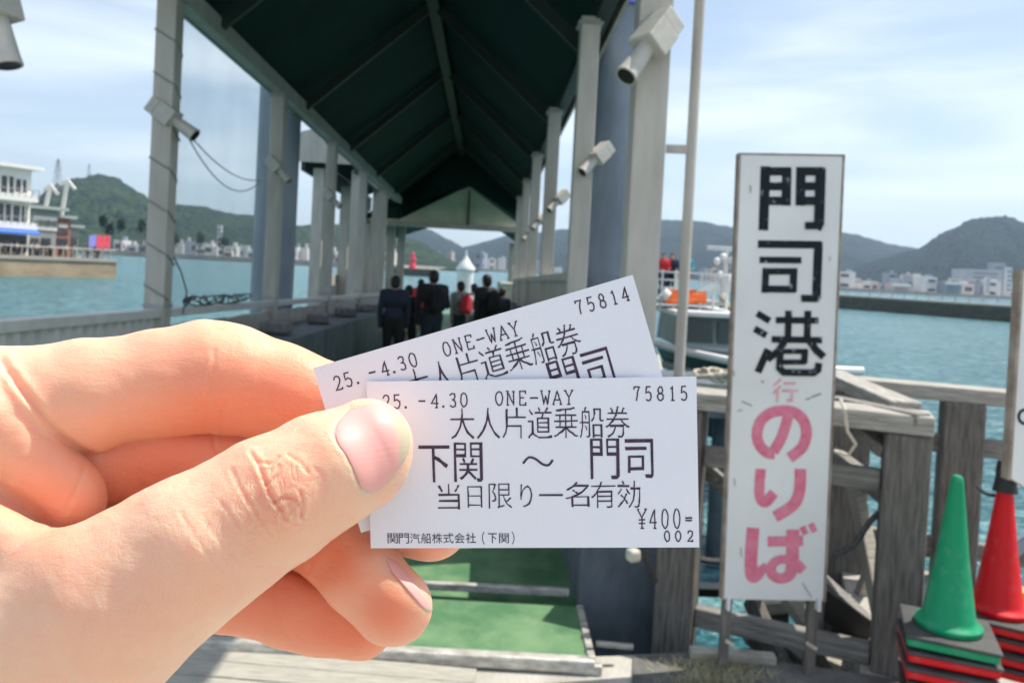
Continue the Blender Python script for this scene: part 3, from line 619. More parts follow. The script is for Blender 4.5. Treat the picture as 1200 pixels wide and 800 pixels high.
for i, s in enumerate(ss[:4]):
    b = C(s - .10, TR - .02, 2.55 + .0)
    spot(b, CT * -.55 - CD * .3 + Vector((0, 0, -.62)), None, .8, ['beige spotlight halfway up the nearest right walkway post', 'spotlight on the second right walkway post', 'spotlight on the third right walkway post', 'tiny spotlight on the fourth right walkway post'][i])
ln = W(228, 160, 6.35) - W(185, 128, 6.35)
spot(W(207, 143, 6.35), ln, None, 1.0, 'beige spotlight with a square box on the nearest left post wrapped in cable')
spot(C(ss[1] - .1, TL + .1, 2.75), CT * .6 - CD * .1 + Vector((0, 0, -.6)), None, .9, 'small spotlight on the post in front of the left pile')
spot(C(ss[2] - .1, TL + .1, 2.75), CT * .6 - CD * .1 + Vector((0, 0, -.6)), None, .9, 'small spotlight on the third left walkway post')
spot(W(-2, 28, 3.2), W(10, 60, 3.2) - W(-2, 10, 3.2), None, .95, 'spotlight cut off by the upper left corner of the view', box=True)
# cables
def cable(lb, pts, r, m, cat='cable', name='cable'):
    o = MB().tube(pts, r, 6).build(name, M[m], smooth=True, org=pts[0]); return tag(o, lb, cat)
c0 = C(ss[0], TL + .02, 0); hx = []
for i in range(150):
    z = 1.2 + 2.4 * i / 149; a = -i * .29; px_ = .105; cx, cy_ = math.cos(a), math.sin(a); m_ = max(abs(cx), abs(cy_)); p = C(ss[0], TL + .02, z)
    hx.append(p + CT * (cx / m_ * .088) + Vector((CD.x, CD.y, 0)) * (cy_ / m_ * .088))
cable('grey cable wound round the nearest left post', hx, .008, 'wire')
def sag(a, b, s, n=14): return [lerp(a, b, i / n) - Vector((0, 0, s * 4 * (i / n) * (1 - i / n))) for i in range(n + 1)]
cable('upper of two grey cables sagging from the left spotlight', sag(W(222, 158, 6.4), W(305, 211, 9.5), .12), .006, 'wire')
cable('lower of two grey cables sagging from the left spotlight', sag(W(220, 160, 6.4), W(305, 213, 9.5), .26), .006, 'wire')
cable('dark cable hanging beside the cable-wrapped left post', [W(203, 300, 6.5), W(212, 318, 6.5), W(219, 342, 6.5), W(214, 368, 6.5)], .007, 'rope')
rr = random.Random(5)
pts = []
for i in range(220):
    a_ = i * .37; pts.append(C(7.0 + i * .0085 + .10 * math.cos(a_ * 1.31), TL + .03 + .05 * math.sin(a_), 1.13 + .045 * (1 + math.sin(a_ * .83 + .5 * math.sin(i * .11)))))
cable('tangle of dark cable lying on the left cap rail', pts, .008, 'rope')
for i in range(4):
    p = C(8.6 + i * 2.1, TL + .45, .81); t = tag(MB().box(p + Vector((0, 0, .07)), (.3, .3, .14), .3 * i).build('bundle', M['greycloth'], bevel=.03, org=p), 'grey tied bundle on the left girder, ' + ['nearest the camera', 'second nearest', 'third nearest', 'farthest of the four'][i], 'bundle', 'bundles on the left girder')

# ---------------------------------------------------------------- boarding ramp
rp = thing('boarding_ramp', 'sunlit green boarding ramp plate with metal edges at the walkway entrance', 'ramp', C(3.3, -.4, 0))
za, zb = .035, .045
A_, B_, C_, D_ = RZ(-60, 735, .04), RZ(693, 776, .04), RZ(679, 714, .045), RZ(60, 680, .045)
MB().prism([A_, B_, C_, D_], (0, 0, .012)).build('tread_plate', M['green_floor'], rp)
MB().beam(A_ + Vector((0, 0, -.008)), B_ + CT * .012 + Vector((0, 0, -.008)), .05, .05).build('front_edge', M['alu'], rp, bevel=.008)
MB().beam(B_ + Vector((0, 0, .003)), C_ + Vector((0, 0, .003)), .03, .04).build('side_edge', M['alu'], rp, bevel=.005)
# ---------------------------------------------------------------- people
def person(loc, rz, h, cols, label, grp=None, pose=0, bag=None, sc_w=1.0, hold=False):
    """cols: top, trousers. pose bends arms and legs."""
    k = h * (.91 if h > 1 else 1) / 1.72; r0 = random.Random(hash(label) % 1000)
    st = .10 + .05 * (pose % 3); f = .10 if pose % 2 else .02
    J = {'hipL': (-.09, 0, .90), 'hipR': (.09, 0, .90), 'knL': (-.10, f, .49), 'knR': (.10, -f, .49), 'anL': (-st, f * 1.4 - .04, .08), 'anR': (st, -f * 1.8, .08)}
    legs = lambda P, e: smin(smin(chain(P, [J['hipL'] + (.098 + e,), J['knL'] + (.062 + e,), J['anL'] + (.045 + e,)]), chain(P, [J['hipR'] + (.098 + e,), J['knR'] + (.062 + e,), J['anR'] + (.045 + e,)]), .03), capsule(P, (-.07, 0, .93), (.07, 0, .93), .115 + e, .115 + e), .05)
    ar = .20 * sc_w
    hl = (-ar - .03, -.02 + (.25 if pose == 1 else 0), (.80 if pose != 1 else 1.10)); hr = (ar + .03, .02 + (.22 if pose == 2 else 0), (.80 if pose != 2 else 1.08))
    el = (-ar - .045, -.03, 1.10); er = (ar + .045, -.03, 1.10)
    def torso(P, e):
        d = capsule(P, (-.06, 0, 1.0), (.06, 0, 1.0), .115 + e, .115 + e)
        d = smin(d, capsule(P, (-.09 * sc_w, 0, 1.28), (.09 * sc_w, 0, 1.28), .125 + e, .125 + e), .12)
        return smin(d, capsule(P, (-.15 * sc_w, 0, 1.40), (.15 * sc_w, 0, 1.40), .065 + e, .065 + e), .08)
    def arms(P, e, full=True):
        d = None
        for s_, e_, h_ in (((-ar, 0, 1.40), el, hl), ((ar, 0, 1.40), er, hr)):
            c = chain(P, [s_ + (.055 + e,), e_ + (.042 + e,), h_ + (.03 + e,)]); d = c if d is None else np.minimum(d, c)
        return d
    def hands(P):
        d = None
        for h_, s in ((hl, -1), (hr, 1)):
            c = capsule(P, h_, (h_[0], h_[1] + .01, h_[2] - .07), .035, .03); c = np.minimum(c, chain(P, [(h_[0], h_[1], h_[2] - .06, .02), (h_[0], h_[1] + .02, h_[2] - .14, .012)]))
            c = smin(c, capsule(P, (h_[0], h_[1] + .03, h_[2] - .02), (h_[0], h_[1] + .05, h_[2] - .08), .014, .010), .01); d = c if d is None else np.minimum(d, c)
        return d
    def head(P):
        d = chain(P, [(0, .005, 1.60, .082), (0, .02, 1.52, .062)]); d = smin(d, capsule(P, (0, .09, 1.56), (0, .10, 1.55), .016, .014), .03)
        d = np.minimum(d, np.minimum(capsule(P, (-.085, 0, 1.57), (-.085, 0, 1.55), .018, .015), capsule(P, (.085, 0, 1.57), (.085, 0, 1.55), .018, .015)))
        return smin(d, capsule(P, (0, 0, 1.40), (0, 0, 1.50), .055, .05), .03)
    def feet(P):
        d = None
        for a in ('anL', 'anR'):
            x, y, z = J[a]; c = smin(capsule(P, (x, y - .02, .06), (x, y + .14, .04), .045, .035), capsule(P, (x, y, z), (x, y, .05), .045, .045), .02); d = c if d is None else np.minimum(d, c)
        return d
    body = lambda P: smin(smin(smin(smin(legs(P, -.008), torso(P, -.01), .06), arms(P, -.006), .03), hands(P), .02), head(P), .03)
    lo = (-.42, -.3, -.02); hi = (.42, .42, 1.78); sv_ = .026
    root = None
    def mk(fn_, nm, m):
        p_, q_ = mesh_sdf(fn_, lo, hi, sv_); me = bpy.data.meshes.new(nm); me.from_pydata((p_ * k).tolist(), [], q_[:, ::-1].tolist()); me.materials.append(m)
        for pl in me.polygons: pl.use_smooth = True
        o = bpy.data.objects.new(nm, me); COL.objects.link(o); return o
    root = mk(lambda P: np.minimum(body(P), feet(P)), 'person', M['pskin']); root.location = loc; root.rotation_euler = (0, 0, rz); tag(root, label, 'person', grp)
    parts = [mk(lambda P: np.minimum(torso(P, .012), arms(P, .012)), 'jacket', M[cols[0]]), mk(lambda P: legs(P, .012), 'trousers', M[cols[1]]),
             mk(lambda P: np.maximum(chain(P, [(0, -.012, 1.625, .092), (0, -.03, 1.56, .085)]), P[1] - .05 - (P[2] - 1.60) * .6), 'hair', M['hair']), mk(feet, 'shoes', M['black'])]
    if bag: parts.append(mk(lambda P: capsule(P, (0.02, -.20, 1.12), (0.02, -.20, 1.32), .13, .11), 'backpack', M[bag]))
    for p_ in parts: p_.parent = root
    return root
ppl = [(464, 12.0, 1.66, ('navy', 'blackcloth'), 'leftmost person in the walkway, dark jacket, standing by the posts', 0, None), (480, 12.8, 1.50, ('blackcloth', 'blackcloth'), 'shorter person in black beside the leftmost walkway figure', 1, None),
       (508, 12.4, 1.80, ('blackcloth', 'navy'), 'broad man in black near the middle of the walkway', 2, 'blackcloth'), (540, 14.6, 1.62, ('greycloth', 'navy'), 'person in grey with a red backpack in the walkway', 0, 'redcloth'),
       (556, 16.0, 1.58, ('whitecloth', 'greycloth'), 'person in a pale shirt half behind the red backpack', 1, None), (570, 13.2, 1.78, ('blackcloth', 'blackcloth'), 'person in black just left of the right walkway posts', 0, 'blackcloth'),
       (590, 15.5, 1.52, ('navy', 'blackcloth'), 'rightmost person in the walkway wearing navy', 2, None), (494, 17.5, 1.62, ('redcloth', 'navy'), 'person in red farther down the walkway', 1, None)]
for (u, s, h, co, lb, po, bg_) in ppl:
    t_ = (u - 570) / 900 * s
    person(C(s, t_, .02), CANG + rr.uniform(-.9, .9), h, co, lb, 'people waiting in the walkway', po, bg_, sc_w=1.15 if 'broad' in lb else 1.0)
# small crowd on the pier: a few copies of one figure each colour
protos = []
for i, (c, tr) in enumerate((('whitecloth', 'navy'), ('navy', 'tan'), ('greycloth', 'blackcloth'), ('tan', 'navy'))):
    protos.append(person((0, 0, 0), 0, 1.7, (c, tr), 'x %d' % i, 'people strolling on the left pier', i % 3))
rr = random.Random(11)
lbs = ['tiny person in white walking on the left pier', 'tiny person in navy walking on the left pier', 'tiny person in grey walking on the left pier', 'tiny person in tan walking on the left pier']
for i in range(34):
    q = protos[i % 4] if i < 4 else copy_tree(protos[i % 4])
    q.location = PP(-8 + 138 * (i + rr.random() * .7) / 34, rr.uniform(1.0, 3.0), 0); q.rotation_euler = (0, 0, rr.uniform(0, 6)); q['label'] = lbs[i % 4] + ', ' + nth(i + 1) + ' stroller from the left'; q['group'] = 'pier strollers in ' + ['white', 'navy', 'grey', 'tan'][i % 4]

# ---------------------------------------------------------------- ferry boat behind the sign
BD = 14.0
bt = thing('ferry_boat', 'moored boat with dark green hull, glazed cabin and orange rafts behind the tall sign', 'boat', W(840, 430, BD))
def B(u, v, b=0): p = W(u, v, BD); p.y += b; return p
# hull sections along the picture's width: bow at left
sec = []
for i in range(15):
    t = i / 14; u = 768 + (966 - 768) * t; wdt = 1.5 * min(1, (t * 3.2) ** .6 + .02); top = 418 - 14 * (1 - t) ** 2 - (u - 768) * 0.01 + (u - 768) * .04
    c = B(u, top); rake = .8 * (1 - t) ** 3
    sec.append([c + Vector((0, wdt, 0)), c + Vector((rake * .4, wdt * .8, -.55)), c + Vector((rake, wdt * .35, -1.5)), c + Vector((rake, -wdt * .35, -1.5)), c + Vector((rake * .4, -wdt * .8, -.55)), c + Vector((0, -wdt, 0))])
mb = MB(); V = [p for s_ in sec for p in s_]; fs = []
for i in range(14):
    for j in range(5): a = i * 6 + j; fs.append((a, a + 1, a + 7, a + 6))
    fs.append((i * 6 + 5, i * 6, i * 6 + 6, i * 6 + 11))
fs.append(tuple(range(6))); fs.append(tuple(range(84, 90))[::-1])
mb.add(V, fs).build('hull', M['hull'], bt, smooth=True)
MB().tube([s_[5] + Vector((0, -.03, .03)) for s_ in sec], .07, 8).build('gunwale', M['white'], bt, smooth=True)
MB().tube([s_[4] * .6 + s_[5] * .4 + Vector((0, -.02, 0)) for s_ in sec], .09, 8).build('fender', M['hull_grey'], bt, smooth=True)
cab = MB().hexa([B(786, 402, -.6), B(948, 410, -.6), B(948, 410, 1.4), B(786, 402, 1.4), B(790, 366, -.5), B(944, 374, -.5), B(944, 374, 1.3), B(790, 366, 1.3)]).build('cabin', M['hull_grey'], bt)
for i in range(4):
    u0 = 792 + i * 38; MB().prism([B(u0, 396 + i * 2.1, -.63), B(u0 + 33, 398 + i * 2.1, -.63), B(u0 + 33, 374 + i * 2.1, -.60), B(u0 + 2, 372 + i * 2.1, -.60)], (0, .06, 0)).build('window', M['glass_dark'], cab)
MB().beam(B(776, 363, .3), B(954, 372, .3), 2.6, .09).build('cabin_roof', M['white'], bt, bevel=.02)
MB().beam(B(770, 352, .6), B(850, 356, .6), 1.6, .07).build('upper_deck', M['steel'], bt)
for z_ in (0, 1, 2):
    MB().beam(B(768, 336 - z_ * 9, -.3), B(850, 340 - z_ * 9, -.3), .03, .03).build('handrail', M['white'], bt)
for i in range(6):
    u = 770 + i * 15; MB().beam(B(u, 362, -.3), B(u + 3, 316 + i, -.3), .03, .03).build('stanchion', M['white'], bt)
for i, u in enumerate((784, 799, 814)):
    c = B(u, 347, -.25); MB().tube([c - Vector((.13, 0, 0)), c + Vector((.13, 0, 0))], .13, 14).build('raft_canister', M['orange'], bt, smooth=True)
MB().tube([B(771, 342, -.4), B(777, 347, -.4)], .11, 10).build('fender_ball', M['white'], bt, smooth=True)
ms = B(850, 362, .2); mst = MB().tube([ms, B(855, 290, .2)], [.07, .04], 8).build('mast', M['white'], bt)
MB().beam(B(832, 290, .2), B(874, 292, .2), .06, .08).build('radar_arm', M['white'], bt, bevel=.01)
MB().beam(B(838, 312, .2), B(868, 314, .2), .05, .05).build('mast_arm', M['steel'], bt)
for (u, v) in ((842, 306), (849, 301), (860, 305), (846, 322), (862, 320)): MB().ball(B(u, v, .1), .07).build('mast_lamp', M['white'], mst, smooth=True)
MB().beam(B(812, 342, -.3), B(838, 331, -.3), .08, .08).build('boom', M['white'], bt, bevel=.01)
MB().tube([B(843, 322, -.4), B(847, 341, -.4)], .10, 10).build('floodlight', M['white'], bt, smooth=True)
MB().beam(B(845, 345, .1), B(866, 372, .1), .25, .06).build('canopy', M['gable'], bt)
for (u, v, co, lb) in ((787, 340, ('redcloth', 'navy'), 'person in red leaning on the upper deck rail of the boat'), (815, 338, ('tealcloth', 'navy'), 'person in teal standing on the upper deck of the boat'), (797, 341, ('navy', 'blackcloth'), 'person in navy between the red and teal figures on the boat')):
    p = B(u, 352, .9); p.z += .04; person(p, 2.8, .85, co, lb, None, 1)
# pontoon under the boat
g = thing('mooring_pontoon', 'low grey pontoon with pale edge under the boat behind the fence', 'pontoon', W(830, 470, 9))
a, b = W(770, 452, 9.2), W(1000, 466, 9.2); a.z = b.z = 0.2 * (a.z + b.z) * 0 + a.z
MB().prism([a, b, b + Vector((0, 1.6, 0)), a + Vector((0, 1.6, 0))], (0, 0, -.35)).build('deck', M['girder'], g)
MB().beam(a + Vector((0, -.03, .02)), b + Vector((0, -.03, .02)), .06, .07).build('edge', M['quay_edge'], g)
for i in range(3):
    q = lerp(a, b, .12 + .3 * i) + Vector((0, .5, -.3)); MB().tube([q, Vector((q.x, q.y, WZ - 1))], .16, 12).build('leg', M['girder'], g, smooth=True)
rp_ = random.Random(3)
pts = []
for i in range(150):
    a_ = i * .42; q = W(826 + (i / 150) * 30, 449, 9.3); pts.append(q + Vector((math.cos(a_) * (.16 + .05 * math.sin(i * .13)), math.sin(a_) * .16, .06 + .09 * (i % 40) / 40 + .03 * math.sin(i * .7))))
cable('pale coiled mooring rope piled on the pontoon', pts, .022, 'rope_pale', 'rope', 'mooring_rope')
cable('slack pale rope from the boat bow to the pontoon', sag(W(770, 415, 13), W(800, 452, 9.2), .25), .035, 'rope_pale', 'rope', 'mooring_rope')

# ---------------------------------------------------------------- timber fences
fz = thing('timber_fence', 'weathered grey timber fence behind the tall sign, nearest the camera', 'fence', F1)
PW = .165
fr = math.atan2(fd.y, fd.x)
def fpost(c, h, parent, wd=PW, lean=0):
    o = MB().box((c.x, c.y, (h - .3) / 2), (wd, wd, h + .3), fr).build('post', M['wood'], parent, bevel=.012, org=(c.x, c.y, 0)); return o
fpost(F1, .945, fz); fpost(F2, .945, fz)
def rail(a, b, h, wd, ht, parent, nm='rail', mm='wood_h', ang=0):
    a = Vector((a.x, a.y, h)); b = Vector((b.x, b.y, h)); L = (b - a).length; mb = MB().box((0, 0, 0), (L, wd, ht))
    o = mb.build(nm, M[mm], None, bevel=.008); o.location = (a + b) / 2; o.rotation_euler = (0, 0, math.atan2((b - a).y, (b - a).x))
    bpy.context.view_layer.update(); 
    o.parent = parent; o.matrix_parent_inverse = (Matrix.Translation(parent.location) @ parent.rotation_euler.to_matrix().to_4x4()).inverted(); return o
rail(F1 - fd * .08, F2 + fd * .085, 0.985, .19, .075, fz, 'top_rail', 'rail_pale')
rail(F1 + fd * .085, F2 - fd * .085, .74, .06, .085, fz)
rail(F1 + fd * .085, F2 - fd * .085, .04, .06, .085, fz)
fm = F1 + fd * .60 * (F2 - F1).length; 
g = fpost(F1 + fd * .655 * (F2 - F1).length + fn * .16, .94, fz, .075)
fz2 = thing('timber_fence', 'far timber fence on the water side behind the green and red cones', 'fence', G1)
for tt in (.08, .70, 1.45, 2.1):
    fpost(G1 + (G2 - G1) * tt, .95, fz2, .19)
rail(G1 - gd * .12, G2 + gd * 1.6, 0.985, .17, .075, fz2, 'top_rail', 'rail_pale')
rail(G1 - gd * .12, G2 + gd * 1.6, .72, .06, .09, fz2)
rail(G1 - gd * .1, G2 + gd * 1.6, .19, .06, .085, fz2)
fz3 = thing('timber_side_rail', 'short sunlit side rail joining the near fence corner to the far fence', 'fence', F2)
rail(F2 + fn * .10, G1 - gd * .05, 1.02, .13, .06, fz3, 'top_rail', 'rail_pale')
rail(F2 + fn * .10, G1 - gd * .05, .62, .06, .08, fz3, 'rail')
# timber frame of the landing below and behind
lf = thing('landing_frame', 'tangle of timber braces of the landing stage seen through the fence', 'frame', F1 + fn * .6)
def br(a, b, w_, h_, m='wood_h'): MB().beam(a, b, w_, h_).build('brace', M[m], lf, bevel=.006)
br(W(960, 678, 3.5), W(1062, 772, 3.35), .10, .055); br(W(975, 474, 3.35), W(1042, 530, 3.05), .09, .05)
br(W(975, 470, 3.4), W(1082, 492, 2.95), .08, .05)
br(W(1000, 560, 3.6), W(1040, 760, 3.1), .05, .09, 'plank_pale'); br(W(822, 545, 3.6), W(905, 620, 3.5), .05, .07)
br(W(1005, 700, 3.8), W(1030, 640, 3.6), .035, .05, 'plank_pale'); br(W(880, 700, 3.7), W(925, 800, 3.4), .05, .10, 'wood')
br(W(925, 700, 3.6), W(985, 790, 3.3), .08, .05, 'plank_pale'); br(W(870, 770, 4.2), W(1040, 770, 4.2), .12, .05, 'wood')
br(W(815, 690, 4.4), W(1000, 696, 4.2), .10, .05, 'black'); br(W(890, 712, 3.9), W(1030, 700, 3.8), .06, .06, 'plank_pale')
br(W(955, 700, 3.35), W(1020, 745, 3.3), .02, .12, 'black'); br(W(905, 705, 4.0), W(905, 900, 4.0), .16, .16, 'wood')
br(W(980, 690, 4.0), W(970, 900, 4.0), .16, .16, 'wood'); br(W(880, 740, 3.9), W(1010, 850, 3.9), .05, .12, 'wood')
br(W(1000, 640, 4.3), W(1160, 650, 4.2), .06, .05, 'wood'); br(W(1180, 650, 3.8), W(1260, 590, 3.8), .05, .06, 'pile')
yb = tag(MB().beam(W(1185, 697, 3.3), W(1290, 712, 3.1), .05, .05).build('kerb_rail', M['yellow'], bevel=.006, org=W(1185, 697, 3.3)), 'yellow rail low behind the red cone at the right border', 'rail')
0 and cable('black rope', sag(W(1075, 588, 3.2), W(1100, 565, 3.5), .02), .008, 'black', 'rope', 'rope')
cable('black rope from the far fence post to the red cone hood', sag(W(1146, 570, 3.25), W(1165, 580, 3.0), .01), .008, 'black', 'rope', 'rope')
cable('dark rope crossing the gap between the sign and the fence corner post', [W(978, 650, 3.1), W(1000, 640, 3.1), W(1020, 610, 3.1), W(1030, 600, 3.1)], .012, 'rope', 'rope', 'rope')
0 and cable('second dark rope hanging loose in the fence corner gap', [W(985, 585, 3.15), W(1000, 630, 3.1), W(1010, 670, 3.1), W(1016, 700, 3.1)], .010, 'rope', 'rope', 'rope')
cable('black rope stretched over water left of the sign legs', sag(W(812, 652, 4.2), W(850, 657, 4.2), .01), .018, 'rope', 'rope', 'rope')
cable('thin pale rope tied round the fence rail beside the sign', [W(985, 468, 2.66), W(990, 480, 2.60), W(993, 505, 2.62), W(1003, 520, 2.66), W(994, 533, 2.70), W(978, 528, 2.72)], .006, 'rope_pale', 'rope', 'rope')
cable('black cable hanging in front of the dark girder end', [W(752, 640, 3.0), W(757, 655, 3.0), W(764, 668, 3.0), W(768, 682, 3.0)], .012, 'black')
o = tag(MB().box(W(742, 650, 3.1), (.05, .05, .05), .4).build('connector', M['lamp'], bevel=.012, org=W(742, 650, 3.1)), 'small pale connector on the black cable by the girder end', 'connector')
# dry grass tuft at sign foot
mb = MB(); rg = random.Random(2)
for i in range(1100):
    c = RZ(rg.gauss(838, 30), rg.uniform(776, 806)) + Vector((0, 0, .009)); a = rg.uniform(0, 6.28); L_ = rg.uniform(.02, .06); dv = Vector((math.cos(a) * L_, math.sin(a) * L_, rg.uniform(.005, .03))); sd_ = dv.cross(Vector((0, 0, 1))).normalized() * .0015
    mb.add([c - sd_, c + sd_, c + dv + Vector((0, 0, .004))], [(0, 1, 2)])
tag(mb.build('dry_grass', M['straw']), 'dry straw debris on the ground at the foot of the sign', 'grass', kind='stuff')

# ---------------------------------------------------------------- tall sign
SD = 2.93
sg = thing('standing_sign', 'tall white standing sign with black and pink Japanese lettering', 'sign', W(900, 790, SD))
back = CR @ Vector((0, 0, -1)); back.z = 0; back.normalize()
def S(u, v, off=0.0): return W(u, v, SD) - back * off
TLc, TRc, BRc, BLc = (868, 181), (988, 183), (965, 704), (848, 702)
MB().prism([S(*TLc), S(*TRc), S(*BRc), S(*BLc)], back * .035).build('board', M['sign_white'], sg, bevel=.003)
for (p, q) in (((866.7, 180.3), (846.6, 703)), ((989.2, 182.2), (966.4, 705))):
    MB().beam(S(*p) + back * .018, S(*q) + back * .018, .007, .040, up=back).build('frame_edge', M['sign_edge'], sg)
MB().beam(S(866, 180.0) + back * .018, S(990, 182.0) + back * .018, .040, .006).build('frame_edge', M['sign_edge'], sg)
MB().beam(S(855, 700) + back * .030, S(849, 784) + back * .030, .036, .030, up=back).build('leg', M['wood'], sg, bevel=.004)
MB().beam(S(957, 700) + back * .030, S(951, 797) + back * .030, .036, .030, up=back).build('leg', M['wood'], sg, bevel=.004)
MB().beam(S(853.5, 700, -.004), S(853, 714, -.004), .012, .03, up=back).build('face_tab', M['sign_white'], sg)
MB().beam(S(958.5, 700, -.004), S(958, 714, -.004), .012, .045, up=back).build('face_tab', M['sign_white'], sg)
for k_, (u_, v_) in enumerate(((856, 755), (951, 758))): 
    o = MB().beam(S(u_ - 6, v_ - 6, .006), S(u_ + 5, v_ + 1, .006), .012, .012).build('rope_tie', M['rope_pale'], sg)
def ribbon(mb, pts, wd, fmap, off, th=.0008, cap=True):
    """flat painted stroke; pts in photo pixels; wd px; fmap(u, v, off)->3D"""
    n = len(pts); Lf = []; Rt = []
    for i, (x, y) in enumerate(pts):
        def nrm(a, b):
            dx, dy = b[0] - a[0], b[1] - a[1]; l = math.hypot(dx, dy) or 1; return -dy / l, dx / l
        if i == 0: nx_, ny_ = nrm(pts[0], pts[1]); sc = 1
        elif i == n - 1: nx_, ny_ = nrm(pts[-2], pts[-1]); sc = 1
        else:
            a, b = nrm(pts[i - 1], pts[i]), nrm(pts[i], pts[i + 1]); nx_, ny_ = a[0] + b[0], a[1] + b[1]; l = math.hypot(nx_, ny_) or 1; nx_ /= l; ny_ /= l; sc = min(1.5, 1 / max(.4, nx_ * a[0] + ny_ * a[1]))
        w_ = (wd[i] if isinstance(wd, (list, tuple)) else wd) / 2 * sc
        Lf.append((x + nx_ * w_, y + ny_ * w_)); Rt.append((x - nx_ * w_, y - ny_ * w_))
    V = [fmap(x, y, off + i * off * .008) for i, (x, y) in enumerate(Lf)] + [fmap(x, y, off + i * off * .008) for i, (x, y) in enumerate(Rt)]
    mb.add(V, [(i, i + 1, n + i + 1, n + i) for i in range(n - 1)])
def smooth_pts(pts, n=5):
    out = []
    P_ = [pts[0]] + list(pts) + [pts[-1]]
    for i in range(1, len(P_) - 2):
        for j in range(n):
            t = j / n; p0, p1, p2, p3 = P_[i - 1], P_[i], P_[i + 1], P_[i + 2]
            out.append(tuple(.5 * (2 * p1[k] + (p2[k] - p0[k]) * t + (2 * p0[k] - 5 * p1[k] + 4 * p2[k] - p3[k]) * t * t + (3 * p1[k] - p0[k] - 3 * p2[k] + p3[k]) * t ** 3) for k in range(2)))
    return out + [pts[-1]]
def sign_char(nm, strokes, m, par=sg, base=.0012):
    mb = MB()
    for i, st in enumerate(strokes):
        pts, wd = st[0], st[1]
        if len(st) > 2:
            if isinstance(wd, list): wd = [float(x) for x in np.interp(np.linspace(0, len(pts) - 1, (len(pts) - 1) * 6 + 1), range(len(pts)), wd)]
            pts = smooth_pts(pts, 6)
        ribbon(mb, pts, wd, S, base + i * .00035)
    o = mb.build(nm, M[m], par); return o
sign_char('painted_character', [([(897, 195), (894.5, 270)], 11.5), ([(892, 201), (927, 201)], 10), ([(922, 197), (921, 241)], 11), ([(896, 218.5), (924, 218.5)], 9.5), ([(895, 235.5), (926, 235.5)], 10),
    ([(938.5, 196), (937.5, 241)], 11), ([(934, 201), (966, 201)], 10), ([(961.5, 197), (959.5, 262), (956, 268)], 12), ([(937, 218.5), (962, 218.5)], 9.5), ([(936, 235.5), (961, 235.5)], 10), ([(943, 264.5), (962, 264.5)], 8.5)], 'ink_black')
sign_char('painted_character', [([(888, 286), (963, 287)], 9), ([(959, 284), (956.5, 350)], 10.5), ([(938.5, 349.5), (960, 350)], 8.5), ([(890, 304.5), (939, 305)], 7.5), ([(897.5, 314), (896, 343)], 8), ([(895, 318), (934, 318)], 7.5), ([(930, 315), (929, 342)], 8.5), ([(894, 338.5), (932, 339)], 8)], 'ink_black')
sign_char('painted_character', [([(887, 367), (902, 376)], 8), ([(884, 385), (898, 393)], 8), ([(888, 436), (900, 409)], 8.5), ([(909, 375), (959, 375.5)], 7.5), ([(924, 364), (923, 399)], 8), ([(946.5, 364), (945.5, 399)], 8), ([(904, 397.5), (963, 398.5)], 7.5),
    ([(919, 400), (912, 411), (899, 421)], 8), ([(949, 400), (956, 410), (965, 418)], 8.5), ([(916, 411.5), (946, 411.5)], 6), ([(943, 409), (942, 425)], 7.5), ([(915, 424), (944, 424)], 6), ([(914, 410), (913, 431), (918, 436), (953, 436.5), (958, 433), (959, 425)], 8)], 'ink_black')
sign_char('painted_character', [([(915, 444), (906, 452)], 2.6), ([(915, 452), (905.5, 461)], 2.6), ([(911, 457), (910.5, 471)], 2.8), ([(918, 449), (932, 449)], 2.4), ([(916, 457.5), (935, 457.5)], 2.6), ([(928, 458), (927.5, 469), (922, 469)], 2.8)], 'ink_pale')
sign_char('painted_character', [([(924, 485), (920, 500), (914, 516), (906, 529)], 12.5, 1), ([(908, 531.5), (899, 530), (890, 521), (887, 508), (891, 494), (902, 484), (917, 481), (931, 483), (941, 492), (945, 506), (941, 522), (932, 531), (925, 536)], 12.5, 1)], 'ink_pink')
sign_char('painted_character', [([(891.5, 549), (890, 566), (890, 579), (893, 586), (898, 587), (907, 577)], [12, 12, 12, 13, 13, 12], 1), ([(938, 549), (937, 573), (932, 588), (922, 597), (908, 605)], 13.5, 1)], 'ink_pink')
sign_char('painted_character', [([(882.5, 618), (880.5, 645), (880, 662), (882, 674), (888, 672), (898, 661)], [15, 15, 15, 16, 14, 7], 1), ([(899.5, 634), (941, 633)], 12), ([(929, 620), (928.5, 652), (928, 664), (924, 674), (913, 677), (904, 671), (905, 661), (914, 655), (926, 656), (934, 661), (941, 668)], [15, 15, 15, 13, 12, 12, 11, 10, 11, 12, 11], 1),
    ([(940, 616.5), (944, 625.5)], 7), ([(950, 613), (954.5, 622.5)], 7)], 'ink_pink')
sign_char('scuff_mark', [([(951, 465), (962, 461)], 2.2), ([(944, 468), (950, 466)], 1.6), ([(869, 470), (881, 475)], 1.6), ([(864, 481), (870, 480)], 1.3), ([(892, 446), (895, 448)], 2), ([(879, 217), (879.5, 226)], 1.4), ([(859, 434), (860, 440)], 1.5), ([(868, 640), (868.5, 652)], 1), ([(940, 682), (951, 700)], 1.0), ([(972, 300), (972, 306)], 1), ([(860, 560), (861, 569)], 1)], 'scuff')

